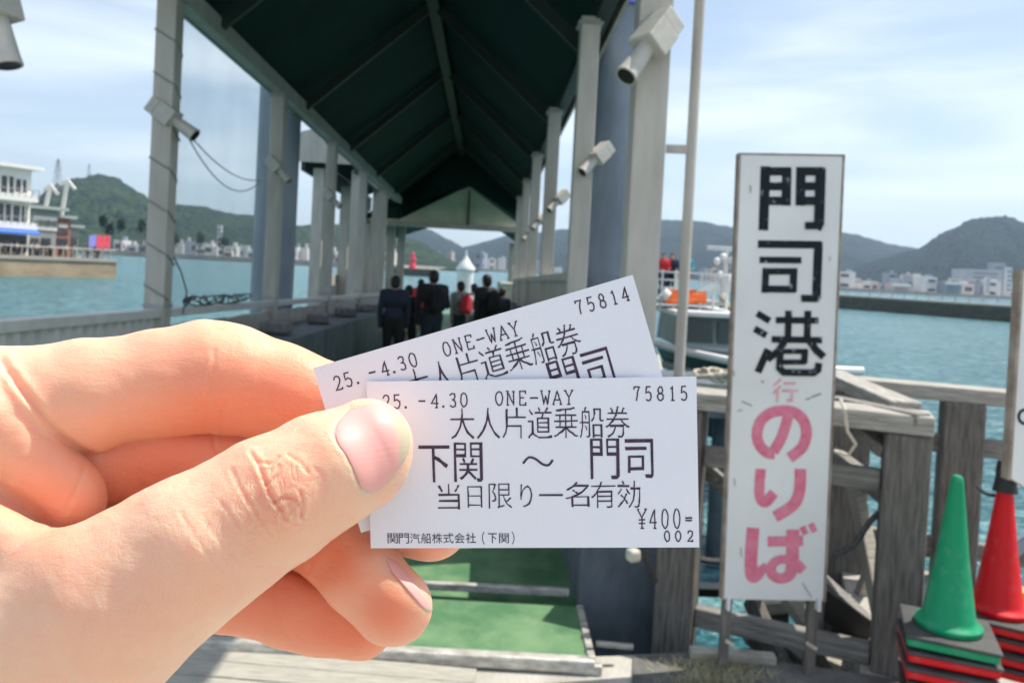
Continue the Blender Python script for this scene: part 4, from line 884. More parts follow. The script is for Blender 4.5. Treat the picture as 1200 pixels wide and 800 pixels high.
# right border board
rb = thing('notice_board', 'white board with a brown edge cut off by the right border', 'sign', W(1240, 700, 2.4))
MB().prism([W(1199, 318, 2.4), W(1330, 322, 2.4), W(1318, 640, 2.4), W(1184, 560, 2.4)], back * .03).build('board', M['sign_white'], rb, bevel=.003)
MB().beam(W(1197.5, 316, 2.4) + back * .015, W(1182.5, 562, 2.4) + back * .015, .010, .036, up=back).build('frame_edge', M['sign_edge'], rb)
mb = MB(); ring = [(1200.5 + 7 * math.cos(a), 488 + 8 * math.sin(a)) for a in np.linspace(0, 2 * math.pi, 22)]
ribbon(mb, ring, 3.4, lambda u, v, o: W(u, v, 2.4) - back * o, .0015); mb.build('painted_ring', M['ink_black'], rb)
MB().beam(W(1300, 600, 2.4) + back * .05, W(1290, 860, 2.4) + back * .05, .04, .04).build('leg', M['wood'], rb)

# ---------------------------------------------------------------- traffic cones
def cone(loc, colour, label, grp=None, rz=0, tip=True, hood=False, sc=1.0):
    t = thing('traffic_cone', label, 'traffic cone', loc, rz, grp)
    z0 = .042
    sq = lambda P_: [(r_ * .85, z_ * (.885 if z_ > .04 else 1)) for r_, z_ in P_]
    MB().lathe(sq([(.118, 0.0), (.122, .006), (.122, .018), (.112, .026), (.100, .032), (.096, .045), (.060, .27), (.032, .50), (.0235, .565), (.021, .578), (.014, .585)]), (0, 0, z0), 48).build('cone', M[colour], t, smooth=True).matrix_parent_inverse = Matrix()
    MB().prism([(-.134, -.134, 0), (.134, -.134, 0), (.134, .134, 0), (-.134, .134, 0)], (0, 0, .028)).build('flange', M[colour], t, bevel=.008).matrix_parent_inverse = Matrix()
    MB().prism([(-.140, -.140, .0285), (.140, -.140, .0285), (.140, .140, .0285), (-.140, .140, .0285)], (0, 0, .012)).build('base_weight', M['rubber'], t, bevel=.007).matrix_parent_inverse = Matrix()
    if hood:
        MB().lathe(sq([(.050, .505), (.046, .52), (.040, .56), (.040, .600), (.034, .632), (.01, .64)]), (0, 0, z0), 20).build('hood', M['black'], t, smooth=True).matrix_parent_inverse = Matrix()
        MB().beam((-.02, -.03, z0 + .53), (.065, -.03, z0 + .49), .02, .03).build('hood_flap', M['black'], t).matrix_parent_inverse = Matrix()
    return t
def cstack(u, v, d, cols, labels, grp, hood, rz):
    p = W(u, v, d); z = p.z; n = len(cols)
    for i, (c, lb) in enumerate(zip(cols, labels)):
        rz_ = rz + (0 if i == 0 else rr.uniform(-.06, .06)); off = Vector((0, 0, 0)) if i == 0 else Vector((rr.uniform(-.012, .012), rr.uniform(-.012, .012), 0))
        cone((p.x + off.x, p.y + off.y, z - .05 * i), c, lb, grp, rz_, hood=hood and i == 0)
    return z
zt = cstack(1110, 748, 2.62, ['cone_green', 'cone_red', 'cone_red', 'cone_red', 'cone_red'], ['upright green traffic cone on top of the stack beside the fence post', 'red cone base directly under the green cone', 'red cone base third from the top under the green cone', 'red cone base fourth from the top under the green cone', 'lowest red cone base under the green cone'], 'cones stacked by the fence post', False, -.40)
zr = cstack(1168, 728, 2.86, ['cone_red', 'cone_red', 'cone_red', 'cone_red'], ['upright red traffic cone with a black hood at the right border', 'red cone nested just below the hooded red one', 'red cone third from the top under the hooded cone', 'lowest red cone under the hooded cone'], 'cones stacked at the right border', True, -.50)

# ---------------------------------------------------------------- hand and tickets
D0 = 0.166; KW = D0 / F
def HW(u, v, w_): return W(u, v, D0 + w_ * KW)
PALM = [[(-360, 1120, 60, 150), (-150, 840, 30, 140)], [(-150, 840, 30, 140), (-130, 600, 60, 105)], [(-130, 600, 60, 100), (-50, 480, 55, 72)],
        [(-60, 830, -15, 118), (105, 728, -62, 108)], [(-90, 620, 0, 70), (30, 658, -30, 48)], [(-52, 466, 22, 60), (76, 582, 46, 50)],
        [(-20, 620, 80, 62), (110, 690, 92, 55)]]
THUMB = [(105, 728, -62, 110), (215, 652, -82, 90), (318, 588, -80, 77), (345, 572, -78, 71), (380, 550, -74, 66), (430, 521, -57, 54)]
THUMB2 = [(372, 562, -64, 66), (424, 546, -52, 52)]
INDEX = [(-60, 478, 52, 76), (0, 475, 54, 67), (100, 464, 60, 64), (190, 448, 64, 61), (240, 441, 66, 63), (275, 445, 67, 61), (330, 462, 68, 57), (420, 492, 70, 55), (475, 560, 72, 52), (492, 585, 72, 48)]
MIDDLE = [(50, 560, 90, 50), (180, 536, 104, 48), (330, 560, 108, 50), (440, 592, 90, 50), (503, 608, 74, 50)]
RING = [(60, 635, 100, 46), (250, 616, 118, 43), (360, 622, 92, 44), (390, 640, 76, 46), (425, 676, 62, 47), (458, 709, 54, 49)]
PINKY = [(60, 700, 100, 46), (200, 701, 104, 42), (290, 704, 112, 40), (335, 714, 116, 43.5), (372, 723, 118, 44), (419, 734, 116, 41)]
def thumb_sdf(P): return smin(chain(P, THUMB, 10), chain(P, THUMB2, 10), 16)
def hand_sdf(P):
    d = None
    for seg in PALM:
        c = chain(P, seg); d = c if d is None else smin(d, c, 34)
    d = smin(d, thumb_sdf(P), 16)
    idx = chain(P, INDEX, 14)
    d = smin(d, idx, 5)
    for ch in (MIDDLE, RING, PINKY): d = smin(d, chain(P, ch, 12), 1.5)
    return d
vp, vq = mesh_sdf(hand_sdf, (-260, 345, -205), (570, 985, 195), 2.6)
hp = vp.astype(np.float64)
# creases and wrinkles, pressed into the skin along authored lines
me = bpy.data.meshes.new('hand'); me.from_pydata(hp.tolist(), [], vq.tolist()); me.update()
nrm = np.empty(len(hp) * 3, np.float32); me.vertices.foreach_get('normal', nrm); nrm = nrm.reshape(-1, 3).astype(np.float64)
Pc = [hp[:, i].astype(np.float32) for i in range(3)]
own = np.argmin(np.stack([thumb_sdf(Pc), chain(Pc, INDEX), chain(Pc, MIDDLE), chain(Pc, RING), chain(Pc, PINKY), np.minimum.reduce([chain(Pc, s_) for s_ in PALM]) + 6]), axis=0)
# make normals point outward
gx = hand_sdf([Pc[0] + nrm[:, 0] * 3, Pc[1] + nrm[:, 1] * 3, Pc[2] + nrm[:, 2] * 3]); flip = gx.mean() < 0
if flip: nrm = -nrm
disp = np.zeros(len(hp)); front = nrm[:, 2] < .35
def segdist(pts):
    d = np.full(len(hp), 1e9)
    for (x0, y0), (x1, y1) in zip(pts[:-1], pts[1:]):
        bx, by = x1 - x0, y1 - y0; L_ = bx * bx + by * by
        h_ = np.clip(((hp[:, 0] - x0) * bx + (hp[:, 1] - y0) * by) / L_, 0, 1)
        d = np.minimum(d, np.hypot(hp[:, 0] - x0 - bx * h_, hp[:, 1] - y0 - by * h_))
    return d
def crease(grp, pts, amp, sg_, puff=.45):
    pts = [(x + 2.0 * mn.noise(Vector((x * .11, y * .11, 3))), y + 2.0 * mn.noise(Vector((x * .11, y * .11, 8)))) for x, y in smooth_pts(pts, 6)]; d = segdist(pts); m_ = (own == grp) & front
    amp = amp * .55; disp[m_] += (-amp * np.exp(-(d / sg_) ** 2) + amp * puff * np.exp(-((d - sg_ * 2.1) / (sg_ * 1.2)) ** 2))[m_]
TH, IX, MD, RG, PK, PM = range(6)
for pts, a, s_ in [([(294, 530), (303, 545), (311, 562), (320, 583), (334, 606)], 4.0, 2.6), ([(303, 540), (316, 543), (326, 535)], 2.5, 2.0), ([(312, 566), (326, 557), (327, 545)], 2.8, 2.0),
                   ([(272, 550), (282, 573), (298, 598), (318, 626)], 1.8, 2.6), ([(322, 588), (340, 583), (351, 592), (355, 608)], 2.8, 2.2), ([(337, 532), (349, 540), (362, 553)], 1.6, 2.2),
                   ([(352, 575), (356, 592), (353, 606)], 2.4, 2.0), ([(258, 588), (280, 618), (300, 640)], 1.2, 2.6), ([(238, 604), (258, 636), (282, 660)], .8, 2.6),
                   ([(330, 606), (345, 615), (360, 608)], 2.0, 2.1), ([(212, 600), (232, 634), (258, 668)], .9, 3), ([(370, 548), (382, 564), (378, 588)], 1.0, 2.6)]:
    crease(TH, pts, a, s_)
for pts, a, s_ in [([(252, 410), (248, 440), (243, 470), (238, 500)], 1.8, 2.6), ([(262, 470), (258, 490), (256, 503)], 1.8, 2.6), ([(240, 420), (236, 450)], .7, 2.2), ([(268, 405), (266, 430)], .6, 2.2)]:
    crease(IX, pts, a, s_)
crease(MD, [(248, 500), (252, 525), (256, 545)], 2.2, 2.8); crease(RG, [(352, 640), (362, 655), (362, 668)], 1.5, 3)
crease(PK, [(325, 668), (322, 695), (328, 725), (345, 755)], 2.0, 2.8); crease(PK, [(248, 700), (246, 722), (252, 742)], 1.4, 3)
crease(IX, [(2, 424), (30, 462), (62, 500), (92, 527), (120, 536)], 6, 4.5); crease(PM, [(100, 545), (88, 575), (75, 600)], 1.6, 3); crease(PM, [(-20, 560), (30, 585), (62, 616)], 2.0, 4)
# nail bed groove on the thumb
crease(TH, [(412, 479), (398, 492), (391, 508), (401, 524), (413, 545), (422, 570)], 1.7, 2.6, .55)
# soft irregularity so that nothing is perfectly tubular
rough = np.array([mn.noise(Vector((x / 42, y / 42, z / 42))) * 1.7 + mn.noise(Vector((x / 15 + 9, y / 15, z / 15))) * .45 for x, y, z in hp]); rough *= np.where(own == TH, 1 - .9 * np.exp(-(((hp[:, 0] - 440) / 62) ** 2 + ((hp[:, 1] - 525) / 62) ** 2) ** 2), 1); disp += rough
hp = hp + nrm * disp[:, None]
def map_pts(a):
    d = D0 + a[:, 2] * KW; loc = np.stack([(a[:, 0] - PU) / F * d, -(a[:, 1] - PV) / F * d, -d], 1)
    return loc @ np.array(CR).T + np.array(EYE)
hw = map_pts(hp)
me.vertices.foreach_set('co', hw.astype(np.float32).ravel()); me.update()
# tint attribute: flushed knuckles and tips, plus red shade and bounce painted on deeper fingers
redv = np.zeros(len(hp), np.float32)
for (u, v, r_, a, g_) in [(320, 585, 55, .35, TH), (456, 722, 46, .9, RG), (418, 735, 60, .9, PK), (505, 610, 50, 1.0, MD), (245, 470, 60, .30, IX), (350, 470, 60, .6, IX), (190, 560, 120, .85, MD), (300, 715, 100, .8, PK), (230, 500, 130, .45, IX), (345, 650, 60, .8, RG), (180, 620, 90, .9, RG), (80, 590, 55, .3, PM), (60, 640, 60, .35, TH), (390, 650, 45, .6, RG), (40, 560, 70, .3, PM)]:
    redv += (a * np.exp(-((hp[:, 0] - u) ** 2 + (hp[:, 1] - v) ** 2) / r_ ** 2) * (own == g_)).astype(np.float32)
fold = np.zeros(len(hp), np.float32)
for (u, v, r_, a, g_) in [(330, 575, 40, .9, TH), (275, 605, 45, .5, TH), (200, 660, 90, .22, TH), (90, 740, 120, .2, TH), (250, 440, 22, .3, IX), (130, 430, 90, .12, IX)]:
    fold += (a * np.exp(-((hp[:, 0] - u) ** 2 + (hp[:, 1] - v) ** 2) / r_ ** 2) * (own == g_)).astype(np.float32)
fold = np.clip(fold, .05, 1); at = me.attributes.new('fold', 'FLOAT', 'POINT'); at.data.foreach_set('value', fold)
at = me.attributes.new('blood_shade', 'FLOAT', 'POINT'); at.data.foreach_set('value', np.clip(redv, 0, 1))
for p in me.polygons: p.use_smooth = True
bm = bmesh.new(); bm.from_mesh(me); bmesh.ops.recalc_face_normals(bm, faces=bm.faces); bm.to_mesh(me); bm.free()
def skin_mat():
    m = bpy.data.materials.new('skin'); m.use_nodes = True; n = m.node_tree; p = n.nodes['Principled BSDF']
    p.subsurface_method = 'RANDOM_WALK' if hasattr(p, 'subsurface_method') else None
    p.inputs['Subsurface Weight'].default_value = 1.0; p.inputs['Subsurface Radius'].default_value = (1.0, .30, .13); p.inputs['Subsurface Scale'].default_value = .0055
    p.inputs['Roughness'].default_value = .46; p.inputs['Specular IOR Level'].default_value = .42
    t = n.nodes.new('ShaderNodeTexCoord'); at = n.nodes.new('ShaderNodeAttribute'); at.attribute_name = 'blood_shade'
    no = n.nodes.new('ShaderNodeTexNoise'); no.inputs['Scale'].default_value = 170; no.inputs['Detail'].default_value = 6; n.links.new(t.outputs['Object'], no.inputs[0])
    m1 = n.nodes.new('ShaderNodeMix'); m1.data_type = 'RGBA'; m1.inputs[6].default_value = (.85, .49, .325, 1); m1.inputs[7].default_value = (.90, .59, .425, 1); n.links.new(no.outputs[0], m1.inputs[0])
    m2 = n.nodes.new('ShaderNodeMix'); m2.data_type = 'RGBA'; m2.inputs[7].default_value = (.82, .25, .13, 1); n.links.new(at.outputs['Fac'], m2.inputs[0]); nm = n.nodes.new('ShaderNodeTexNoise'); nm.inputs['Scale'].default_value = 55; nm.inputs['Detail'].default_value = 4; n.links.new(t.outputs['Object'], nm.inputs[0])
    rm = n.nodes.new('ShaderNodeMapRange'); rm.inputs[1].default_value = .45; rm.inputs[2].default_value = .7; rm.inputs[4].default_value = .45; n.links.new(nm.outputs[0], rm.inputs[0])
    mm_ = n.nodes.new('ShaderNodeMix'); mm_.data_type = 'RGBA'; mm_.inputs[7].default_value = (.85, .42, .29, 1); n.links.new(rm.outputs[0], mm_.inputs[0]); n.links.new(m1.outputs[2], mm_.inputs[6]); n.links.new(mm_.outputs[2], m2.inputs[6]); n.links.new(m2.outputs[2], p.inputs['Base Color'])
    # fine skin relief: cells and stretched furrows
    vo = n.nodes.new('ShaderNodeTexVoronoi'); vo.feature = 'DISTANCE_TO_EDGE'; vo.inputs['Scale'].default_value = 950
    mp = n.nodes.new('ShaderNodeMapping'); mp.inputs['Scale'].default_value = (.55, 1, 1.5); mp.inputs['Rotation'].default_value = (0, R(25), 0)
    nd = n.nodes.new('ShaderNodeTexNoise'); nd.inputs['Scale'].default_value = 300; nd.inputs['Detail'].default_value = 3
    n.links.new(t.outputs['Object'], mp.inputs[0]); n.links.new(mp.outputs[0], nd.inputs[0])
    vm = n.nodes.new('ShaderNodeVectorMath'); vm.operation = 'MULTIPLY_ADD'; vm.inputs[1].default_value = (.0016,) * 3; n.links.new(nd.outputs['Color'], vm.inputs[0]); n.links.new(mp.outputs[0], vm.inputs[2]); n.links.new(vm.outputs[0], vo.inputs[0])
    pw = n.nodes.new('ShaderNodeMath'); pw.operation = 'MINIMUM'; pw.inputs[1].default_value = .12; n.links.new(vo.outputs[0], pw.inputs[0])
    b1 = n.nodes.new('ShaderNodeBump'); b1.inputs['Strength'].default_value = .40; b1.inputs['Distance'].default_value = .0009; n.links.new(pw.outputs[0], b1.inputs['Height'])
    n2 = n.nodes.new('ShaderNodeTexNoise'); n2.inputs['Scale'].default_value = 420; n2.inputs['Detail'].default_value = 6; n2.inputs['Roughness'].default_value = .65; n2.inputs['Distortion'].default_value = .8
    mp2 = n.nodes.new('ShaderNodeMapping'); mp2.inputs['Scale'].default_value = (.35, 1, 1.0); mp2.inputs['Rotation'].default_value = (0, R(12), 0); n.links.new(t.outputs['Object'], mp2.inputs[0]); n.links.new(mp2.outputs[0], n2.inputs[0])
    b2 = n.nodes.new('ShaderNodeBump'); b2.inputs['Strength'].default_value = .5; b2.inputs['Distance'].default_value = .0006; n.links.new(n2.outputs[0], b2.inputs['Height']); n.links.new(b1.outputs[0], b2.inputs['Normal']); 
    n3 = n.nodes.new('ShaderNodeTexNoise'); n3.inputs['Scale'].default_value = 165; n3.inputs['Detail'].default_value = 3; n3.inputs['Roughness'].default_value = .6; n3.inputs['Distortion'].default_value = 1.3
    mp3 = n.nodes.new('ShaderNodeMapping'); mp3.inputs['Rotation'].default_value = (0, R(-30), 0); mp3.inputs['Scale'].default_value = (1.5, 1, .8); n.links.new(t.outputs['Object'], mp3.inputs[0]); n.links.new(mp3.outputs[0], n3.inputs[0])
    s1 = n.nodes.new('ShaderNodeMath'); s1.operation = 'SUBTRACT'; s1.inputs[1].default_value = .5; n.links.new(n3.outputs[0], s1.inputs[0])
    s2 = n.nodes.new('ShaderNodeMath'); s2.operation = 'ABSOLUTE'; n.links.new(s1.outputs[0], s2.inputs[0])
    s3 = n.nodes.new('ShaderNodeMath'); s3.operation = 'MINIMUM'; s3.inputs[1].default_value = .06; n.links.new(s2.outputs[0], s3.inputs[0])
    a3 = n.nodes.new('ShaderNodeAttribute'); a3.attribute_name = 'fold'; s4 = n.nodes.new('ShaderNodeMath'); s4.operation = 'MULTIPLY'; n.links.new(s3.outputs[0], s4.inputs[0]); n.links.new(a3.outputs['Fac'], s4.inputs[1])
    b3 = n.nodes.new('ShaderNodeBump'); b3.inputs['Strength'].default_value = .8; b3.inputs['Distance'].default_value = .0045; n.links.new(s4.outputs[0], b3.inputs['Height']); n.links.new(b2.outputs[0], b3.inputs['Normal']); n.links.new(b3.outputs[0], p.inputs['Normal'])
    return m
M['skin'] = skin_mat(); me.materials.append(M['skin'])
hand = bpy.data.objects.new('hand', me); COL.objects.link(hand)
tag(hand, 'large foreground hand pinching two ferry tickets between thumb and fingers', 'hand')

def nail_mat(name, c1, c2, edge_dir):
    m = bpy.data.materials.new(name); m.use_nodes = True; n = m.node_tree; p = n.nodes['Principled BSDF']
    p.inputs['Subsurface Weight'].default_value = .5; p.inputs['Subsurface Radius'].default_value = (1, .4, .3); p.inputs['Subsurface Scale'].default_value = .0015
    p.inputs['Roughness'].default_value = .5; p.inputs['Specular IOR Level'].default_value = .4; p.inputs['Coat Weight'].default_value = .04; p.inputs['Coat Roughness'].default_value = .15
    at = n.nodes.new('ShaderNodeAttribute'); at.attribute_name = 'free'
    mi = n.nodes.new('ShaderNodeMix'); mi.data_type = 'RGBA'; mi.inputs[6].default_value = c1 + (1,); mi.inputs[7].default_value = c2 + (1,)
    n.links.new(at.outputs['Fac'], mi.inputs[0]); n.links.new(mi.outputs[2], p.inputs['Base Color'])
    t = n.nodes.new('ShaderNodeAttribute'); t.attribute_name = 'across'; wv = n.nodes.new('ShaderNodeTexNoise'); wv.noise_dimensions = '1D'; wv.inputs['Scale'].default_value = 26; wv.inputs['Detail'].default_value = 4
    n.links.new(t.outputs['Fac'], wv.inputs['W']); b = n.nodes.new('ShaderNodeBump'); b.inputs['Strength'].default_value = .12; b.inputs['Distance'].default_value = .0003; n.links.new(wv.outputs[0], b.inputs['Height']); n.links.new(b.outputs[0], p.inputs['Normal'])
    return m
def surf_w(fn_, u, v):
    ws = np.arange(-200, 160, 1.0, dtype=np.float32); P = [np.full_like(ws, u), np.full_like(ws, v), ws]; s_ = fn_(P); i = np.where(s_ < 0)[0]
    
    if not len(i): return None
    k_ = int(i[0]); return float(ws[k_]) - (float(s_[k_]) / (float(s_[k_]) - float(s_[k_ - 1])) if k_ else 0)
def nail(name, poly, fn_, axis, m, lift=.9, free_from=.80, parent=hand):
    poly = smooth_pts(poly + [poly[0]], 4)[:-1]; cx = sum(p[0] for p in poly) / len(poly); cy_ = sum(p[1] for p in poly) / len(poly)
    ax_ = np.array(axis, float); ax_ /= np.linalg.norm(ax_); pr = [(p[0] - cx) * ax_[0] + (p[1] - cy_) * ax_[1] for p in poly]; ac = [(p[0] - cx) * -ax_[1] + (p[1] - cy_) * ax_[0] for p in poly]
    lo, hi = min(pr), max(pr); alo, ahi = min(ac), max(ac)
    V = []; fr_ = []; acr = []; N = len(poly); rings = [0.01, .05, .1, .16, .22, .29, .36, .43, .5, .57, .64, .71, .78, .84, .9, .95, .98, 1.0, 1.0]
    wc = surf_w(fn_, cx, cy_)
    for k, r_ in enumerate(rings):
        for (x, y) in poly:
            u = cx + (x - cx) * r_; v = cy_ + (y - cy_) * r_; ww = surf_w(fn_, u, v); rr_ = r_
            while ww is None: rr_ -= .02; ww = surf_w(fn_, cx + (x - cx) * rr_, cy_ + (y - cy_) * rr_)
            f_ = ((u - cx) * ax_[0] + (v - cy_) * ax_[1] - lo) / (hi - lo)
            ed_ = lift * (1 - r_ ** 10 * 1.1) + .5 if k < 17 else (-.6 if k == 17 else -5.0)
            V.append(HW(u, v, ww - ed_)); aa = ((u - cx) * -ax_[1] + (v - cy_) * ax_[0] - alo) / (ahi - alo)
            bow = free_from - .10 * (abs(aa - .5) * 2) ** 2
            fr_.append(float(np.clip((f_ - bow) / .05, 0, 1))); acr.append(aa)
    mb = MB(); mb.v = [tuple(v) for v in V]
    for k in range(len(rings) - 1):
        for j in range(N): a = k * N + j; b = k * N + (j + 1) % N; mb.f.append((a, b, b + N, a + N))
    mb.f.append(tuple(range(N)))
    o = mb.build(name, m, parent)
    for p in o.data.polygons: p.use_smooth = True
    for nm, dat in (('free', fr_), ('across', acr)):
        a_ = o.data.attributes.new(nm, 'FLOAT', 'POINT'); a_.data.foreach_set('value', np.array(dat, np.float32))
    return o
NM = nail_mat('nail_plate', (.82, .40, .36), (.54, .45, .32), 0)
o = nail('fingernail', [(410, 480), (437, 473), (462, 480), (476, 496), (481, 515), (477, 535), (463, 554), (445, 573), (427, 575), (417, 556), (407, 535), (395, 517), (394, 500)], thumb_sdf, (1, -.15), NM)
o['label'] = 'pink thumbnail with a greyish free edge'
ringf = lambda P: chain(P, RING, 12)
o = nail('fingernail', [(452, 652), (462, 655), (484, 681), (501, 702), (507, 714), (500, 716), (480, 694), (460, 670)], ringf, (.7, .7), NM, lift=1.8, free_from=.93)
o['label'] = 'pink nail on the side of the lit fingertip'

# tickets
def quadmap(TL_, TR_, BR_, BL_, wfun):
    def f(x, y, off=0.0):                 # x 0..386, y 0..196 ticket units
        s_, t_ = x / 386, y / 196
        u = (TL_[0] * (1 - s_) + TR_[0] * s_) * (1 - t_) + (BL_[0] * (1 - s_) + BR_[0] * s_) * t_
        v = (TL_[1] * (1 - s_) + TR_[1] * s_) * (1 - t_) + (BL_[1] * (1 - s_) + BR_[1] * s_) * t_
        return HW(u, v, wfun(s_, t_) - off)
    return f
FT = quadmap((429.5, 447), (816, 441), (819.5, 641), (434.5, 642), lambda s_, t_: 3.0 + 2.2 * math.sin(s_ * 3.0) - 5 * t_ * (1 - s_) * .3)
BT = quadmap((367, 431), (741.5, 322), (797, 512), (423, 624), lambda s_, t_: 8.5 + 2.0 * math.sin(s_ * 2.6 + .4) + 1.0 * t_)
def ticket(fm_, label):
    nx_, ny_ = 48, 24; V = []; fs = []
    for side in (0, -.7):
        for j in range(ny_ + 1):
            for i in range(nx_ + 1):
                x = 386 * i / nx_; y = 196 * j / ny_
                # rounded lower-left corner
                V.append(fm_(x, y, side))
    n1 = (nx_ + 1) * (ny_ + 1)
    for j in range(ny_):
        for i in range(nx_):
            a = j * (nx_ + 1) + i
            fs.append((a, a + 1, a + nx_ + 2, a + nx_ + 1)); fs.append((n1 + a, n1 + a + nx_ + 1, n1 + a + nx_ + 2, n1 + a + 1))
    rim = [i for i in range(nx_ + 1)] + [(j + 1) * (nx_ + 1) - 1 for j in range(1, ny_ + 1)] + [ny_ * (nx_ + 1) + i for i in range(nx_ - 1, -1, -1)] + [j * (nx_ + 1) for j in range(ny_ - 1, 0, -1)]
    for a, b in zip(rim, rim[1:] + rim[:1]): fs.append((a, b, n1 + b, n1 + a))
    mb = MB(); mb.add(V, fs); o = mb.build('ticket', M['paper'])
    for p in o.data.polygons: p.use_smooth = True
    o.data.set_sharp_from_angle(angle=R(30))
    return tag(o, label, 'ticket')
_g = {}
def glyph(ch, offs):
    k = (ch, offs)
    if k not in _g:
        c = bpy.data.curves.new('g', 'FONT'); c.body = ch; c.offset = offs; c.resolution_u = 4; c.fill_mode = 'FRONT'
        o = bpy.data.objects.new('g', c); COL.objects.link(o); m_ = bpy.data.meshes.new_from_object(o.evaluated_get(bpy.context.evaluated_depsgraph_get()))
        vs = [(v.co.x, v.co.y) for v in m_.vertices]; fs = [tuple(p.vertices) for p in m_.polygons]
        bpy.data.objects.remove(o); bpy.data.curves.remove(c); bpy.data.meshes.remove(m_)
        x0, x1 = min(v[0] for v in vs), max(v[0] for v in vs); y0, y1 = min(v[1] for v in vs), max(v[1] for v in vs)
        _g[k] = ([((x - x0) / (x1 - x0 or 1), 1 - (y - y0) / (y1 - y0 or 1)) for x, y in vs], fs)
    return _g[k]
def put(mb, ch, box, fm_, offs=-.012, jit=.55):
    vs, fs = glyph(ch, offs); x0, y0, x1, y1 = box
    q_ = lambda z_: z_ * .4 + round(z_ * 21) / 21 * .6
    mb.add([fm_(x0 + (x1 - x0) * q_(a) + random.uniform(-jit, jit) * .6, y0 + (y1 - y0) * q_(b) + random.uniform(-jit, jit) * .6, .45) for a, b in vs], fs)
def ell(n=18): return [(.5 + .42 * math.sin(a), .5 - .5 * math.cos(a)) for a in np.linspace(0, 2 * math.pi, n)]
def arc(cx, cy_, rx, ry, a0, a1, n=9): return [(cx + rx * math.cos(a), cy_ + ry * math.sin(a)) for a in np.linspace(R(a0), R(a1), n)]
LT = {'0': [ell()], 'O': [ell()], '1': [[(.3, .2), (.55, 0), (.55, 1)], [(.3, 1), (.8, 1)]], '2': [[(.1, .25), (.25, .06), (.5, 0), (.8, .08), (.88, .3), (.7, .55), (.1, 1), (.9, 1), (.92, .86)]],
      '3': [[(.1, .15), (.4, 0), (.75, .05), (.85, .25), (.7, .43), (.4, .47), (.75, .52), (.9, .7), (.8, .93), (.45, 1), (.1, .88)]], '4': [[(.7, 1), (.7, 0), (.05, .7), (.98, .7)], [(.5, 1), (.9, 1)]],
      '5': [[(.85, 0), (.2, 0), (.15, .45), (.5, .36), (.85, .5), (.88, .75), (.7, .96), (.4, 1), (.1, .88)]], '7': [[(.1, .18), (.1, 0), (.9, 0), (.6, .4), (.45, 1)]],
      '8': [arc(.5, .25, .33, .25, 0, 360, 14), arc(.5, .74, .42, .26, 0, 360, 14)],
      'N': [[(.1, 1), (.1, 0), (.85, 1), (.85, 0)], [(-.05, 0), (.25, 0)], [(.7, 0), (1, 0)], [(-.05, 1), (.28, 1)]], 'E': [[(.9, .2), (.9, 0), (.1, 0)], [(.2, 0), (.2, 1)], [(.1, 1), (.9, 1), (.92, .8)], [(.2, .48), (.7, .48)]],
      'W': [[(0, 0), (.27, 1), (.5, .35), (.73, 1), (1, 0)], [(-.1, 0), (.15, 0)], [(.85, 0), (1.1, 0)]], 'A': [[(0, 1), (.5, 0), (1, 1)], [(.2, .66), (.8, .66)], [(-.1, 1), (.2, 1)], [(.8, 1), (1.1, 1)]],
      'Y': [[(.05, 0), (.5, .5), (.95, 0)], [(.5, .5), (.5, 1)], [(-.1, 0), (.22, 0)], [(.78, 0), (1.1, 0)], [(.3, 1), (.7, 1)]], '-': [[(.0, .5), (1, .5)]], '.': [[(.35, .93), (.65, .93)]],
      '¥': [[(.05, 0), (.5, .45), (.95, 0)], [(.5, .45), (.5, 1)], [(.15, .55), (.85, .55)], [(.15, .73), (.85, .73)], [(.3, 1), (.7, 1)], [(-.05, 0), (.2, 0)], [(.8, 0), (1.05, 0)]], '=': [[(0, .46), (1, .46)], [(0, .6), (1, .6)]]}
def latin(mb, ch, box, fm_, wd=1.55, skip=None):
    x0, y0, x1, y1 = box
    for i, st in enumerate(LT[ch]):
        pts = []
        for (a, b), (a2, b2) in zip(st[:-1], st[1:]):
            L_ = math.hypot((a2 - a) * (x1 - x0), (b2 - b) * (y1 - y0)); n = max(1, int(L_ / 2.6))
            pts += [(a + (a2 - a) * j / n, b + (b2 - b) * j / n) for j in range(n)]
        pts.append(st[-1]); P_ = [(x0 + a * (x1 - x0) + random.uniform(-.28, .28), y0 + b * (y1 - y0) + random.uniform(-.28, .28)) for a, b in pts]
        if skip: P_ = P_[:skip[0]] if len(skip) == 1 else P_
        ribbon(mb, P_, 2.6 if ch == '.' else (wd * 1.25 if ch in '-=' else wd), lambda x, y, o: fm_(x, y, o), .45 + i * .04)
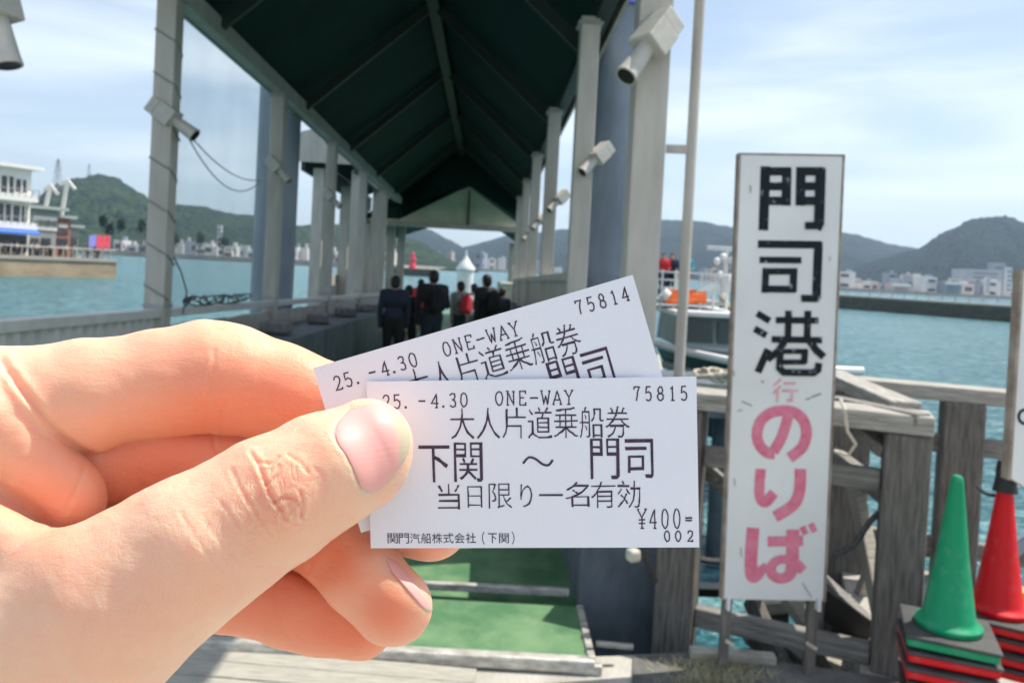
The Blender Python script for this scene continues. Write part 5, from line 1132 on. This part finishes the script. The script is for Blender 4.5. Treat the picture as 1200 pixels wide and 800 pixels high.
def lay(fm_, serial, parent):
    O = (430, 447)
    def bx(x0, y0, x1, y1): return (x0 - O[0], y0 - O[1], x1 - O[0], y1 - O[1])
    mb = MB()
    yy = lambda x: 3.5 - (x - 430) * .012
    for ch, x, w_ in (('2', 448, 9), ('5', 460.5, 9), ('.', 471, 8), ('-', 490, 8.5), ('4', 505, 9), ('.', 515, 8), ('3', 526, 8.5), ('0', 539, 9)):
        latin(mb, ch, bx(x, 460 + yy(x), x + w_, 476 + yy(x)), fm_)
    for i, ch in enumerate('ONE-WAY'): latin(mb, ch, bx(580 + i * 13.6, 459.5 + yy(600), 589.5 + i * 13.6, 475.5 + yy(600)), fm_, 1.5)
    for i, ch in enumerate(serial): latin(mb, ch, bx(742 + i * 13.8, 458, 750 + i * 13.8, 474), fm_, 1.6)
    for ch, x0, x1, y0, y1 in (('¥', 744, 754.5, 599, 621), ('4', 758, 767, 599, 621), ('0', 772, 780.5, 599, 621), ('0', 786, 794.5, 599, 621), ('=', 800, 808, 600, 620), ('0', 775, 782, 624, 636), ('0', 788, 795, 624, 636), ('2', 802, 809, 624, 636)):
        latin(mb, ch, bx(x0, y0, x1, y1), fm_, 1.5)
    for i, ch in enumerate('大人片道乗船券'): x = 527 + i * 30.3; put(mb, ch, bx(x, 480, x + 28, 516), fm_, -.009)
    for ch, b_ in (('当', (510, 568, 536, 598)), ('日', (545, 571, 562, 596)), ('限', (570, 568, 597, 597)), ('り', (607, 569, 621, 596)), ('一', (629, 580.5, 657, 583)), ('名', (660, 567, 688, 596)), ('有', (690, 567, 719, 597)), ('効', (721, 566, 748, 597))):
        put(mb, ch, bx(*b_), fm_, -.009)
    for ch, b_ in (('下', (489, 523, 525, 566)), ('関', (530, 520, 564, 566)), ('門', (690, 517, 724, 564)), ('司', (731, 518, 764, 563))):
        put(mb, ch, bx(*b_), fm_, -.004)
    # swung dash, and the heavier uprights of the big characters
    ribbon(mb, [(x - O[0], y - O[1]) for x, y in smooth_pts([(611, 545), (618, 538), (626, 540), (634, 546), (641, 547), (646, 541)], 4)], 2.6, fm_, .5)
    for a, b in (((506, 524), (506.5, 565)), ((561.5, 521), (561.5, 564)), ((692, 519), (692, 563)), ((722, 519), (721.5, 562))):
        ribbon(mb, [(a[0] - O[0], a[1] - O[1]), (b[0] - O[0], b[1] - O[1])], 2.6, fm_, .62)
    for i, ch in enumerate('関門汽船株式会社'): x = 450 + i * 13.1; put(mb, ch, bx(x, 625.5, x + 12, 637.5), fm_, 0.0, .15)
    for ch, b_ in (('（', (561, 624, 564, 639)), ('下', (568, 626, 578.5, 637.5)), ('関', (581, 626, 592.5, 637.5)), ('）', (596, 624, 599, 639))): put(mb, ch, bx(*b_), fm_, 0.0, .15)
    o = mb.build('printed_text', M['print'], parent)
    return o
t1 = ticket(FT, 'front paper ferry ticket, serial 75815, held under the thumb'); lay(FT, '75815', t1)
t2 = ticket(BT, 'rear tilted paper ferry ticket, serial 75814, half behind the other'); lay(BT, '75814', t2)

# ---------------------------------------------------------------- haze
hz = MB().prism([(-5500, -280, WZ - 13.5), (5500, -280, WZ - 13.5), (5500, 6800, WZ - 13.5), (-5500, 6800, WZ - 13.5)], (0, 0, 460)).build('haze', None)
hm = bpy.data.materials.new('haze'); hm.use_nodes = True; n = hm.node_tree; n.nodes.clear(); o = n.nodes.new('ShaderNodeOutputMaterial'); v = n.nodes.new('ShaderNodeVolumePrincipled')
v.inputs['Color'].default_value = (.62, .80, 1, 1); v.inputs['Density'].default_value = .00013; v.inputs['Anisotropy'].default_value = .2
n.links.new(v.outputs[0], o.inputs['Volume']); hz.data.materials.append(hm); tag(hz, kind='stuff')
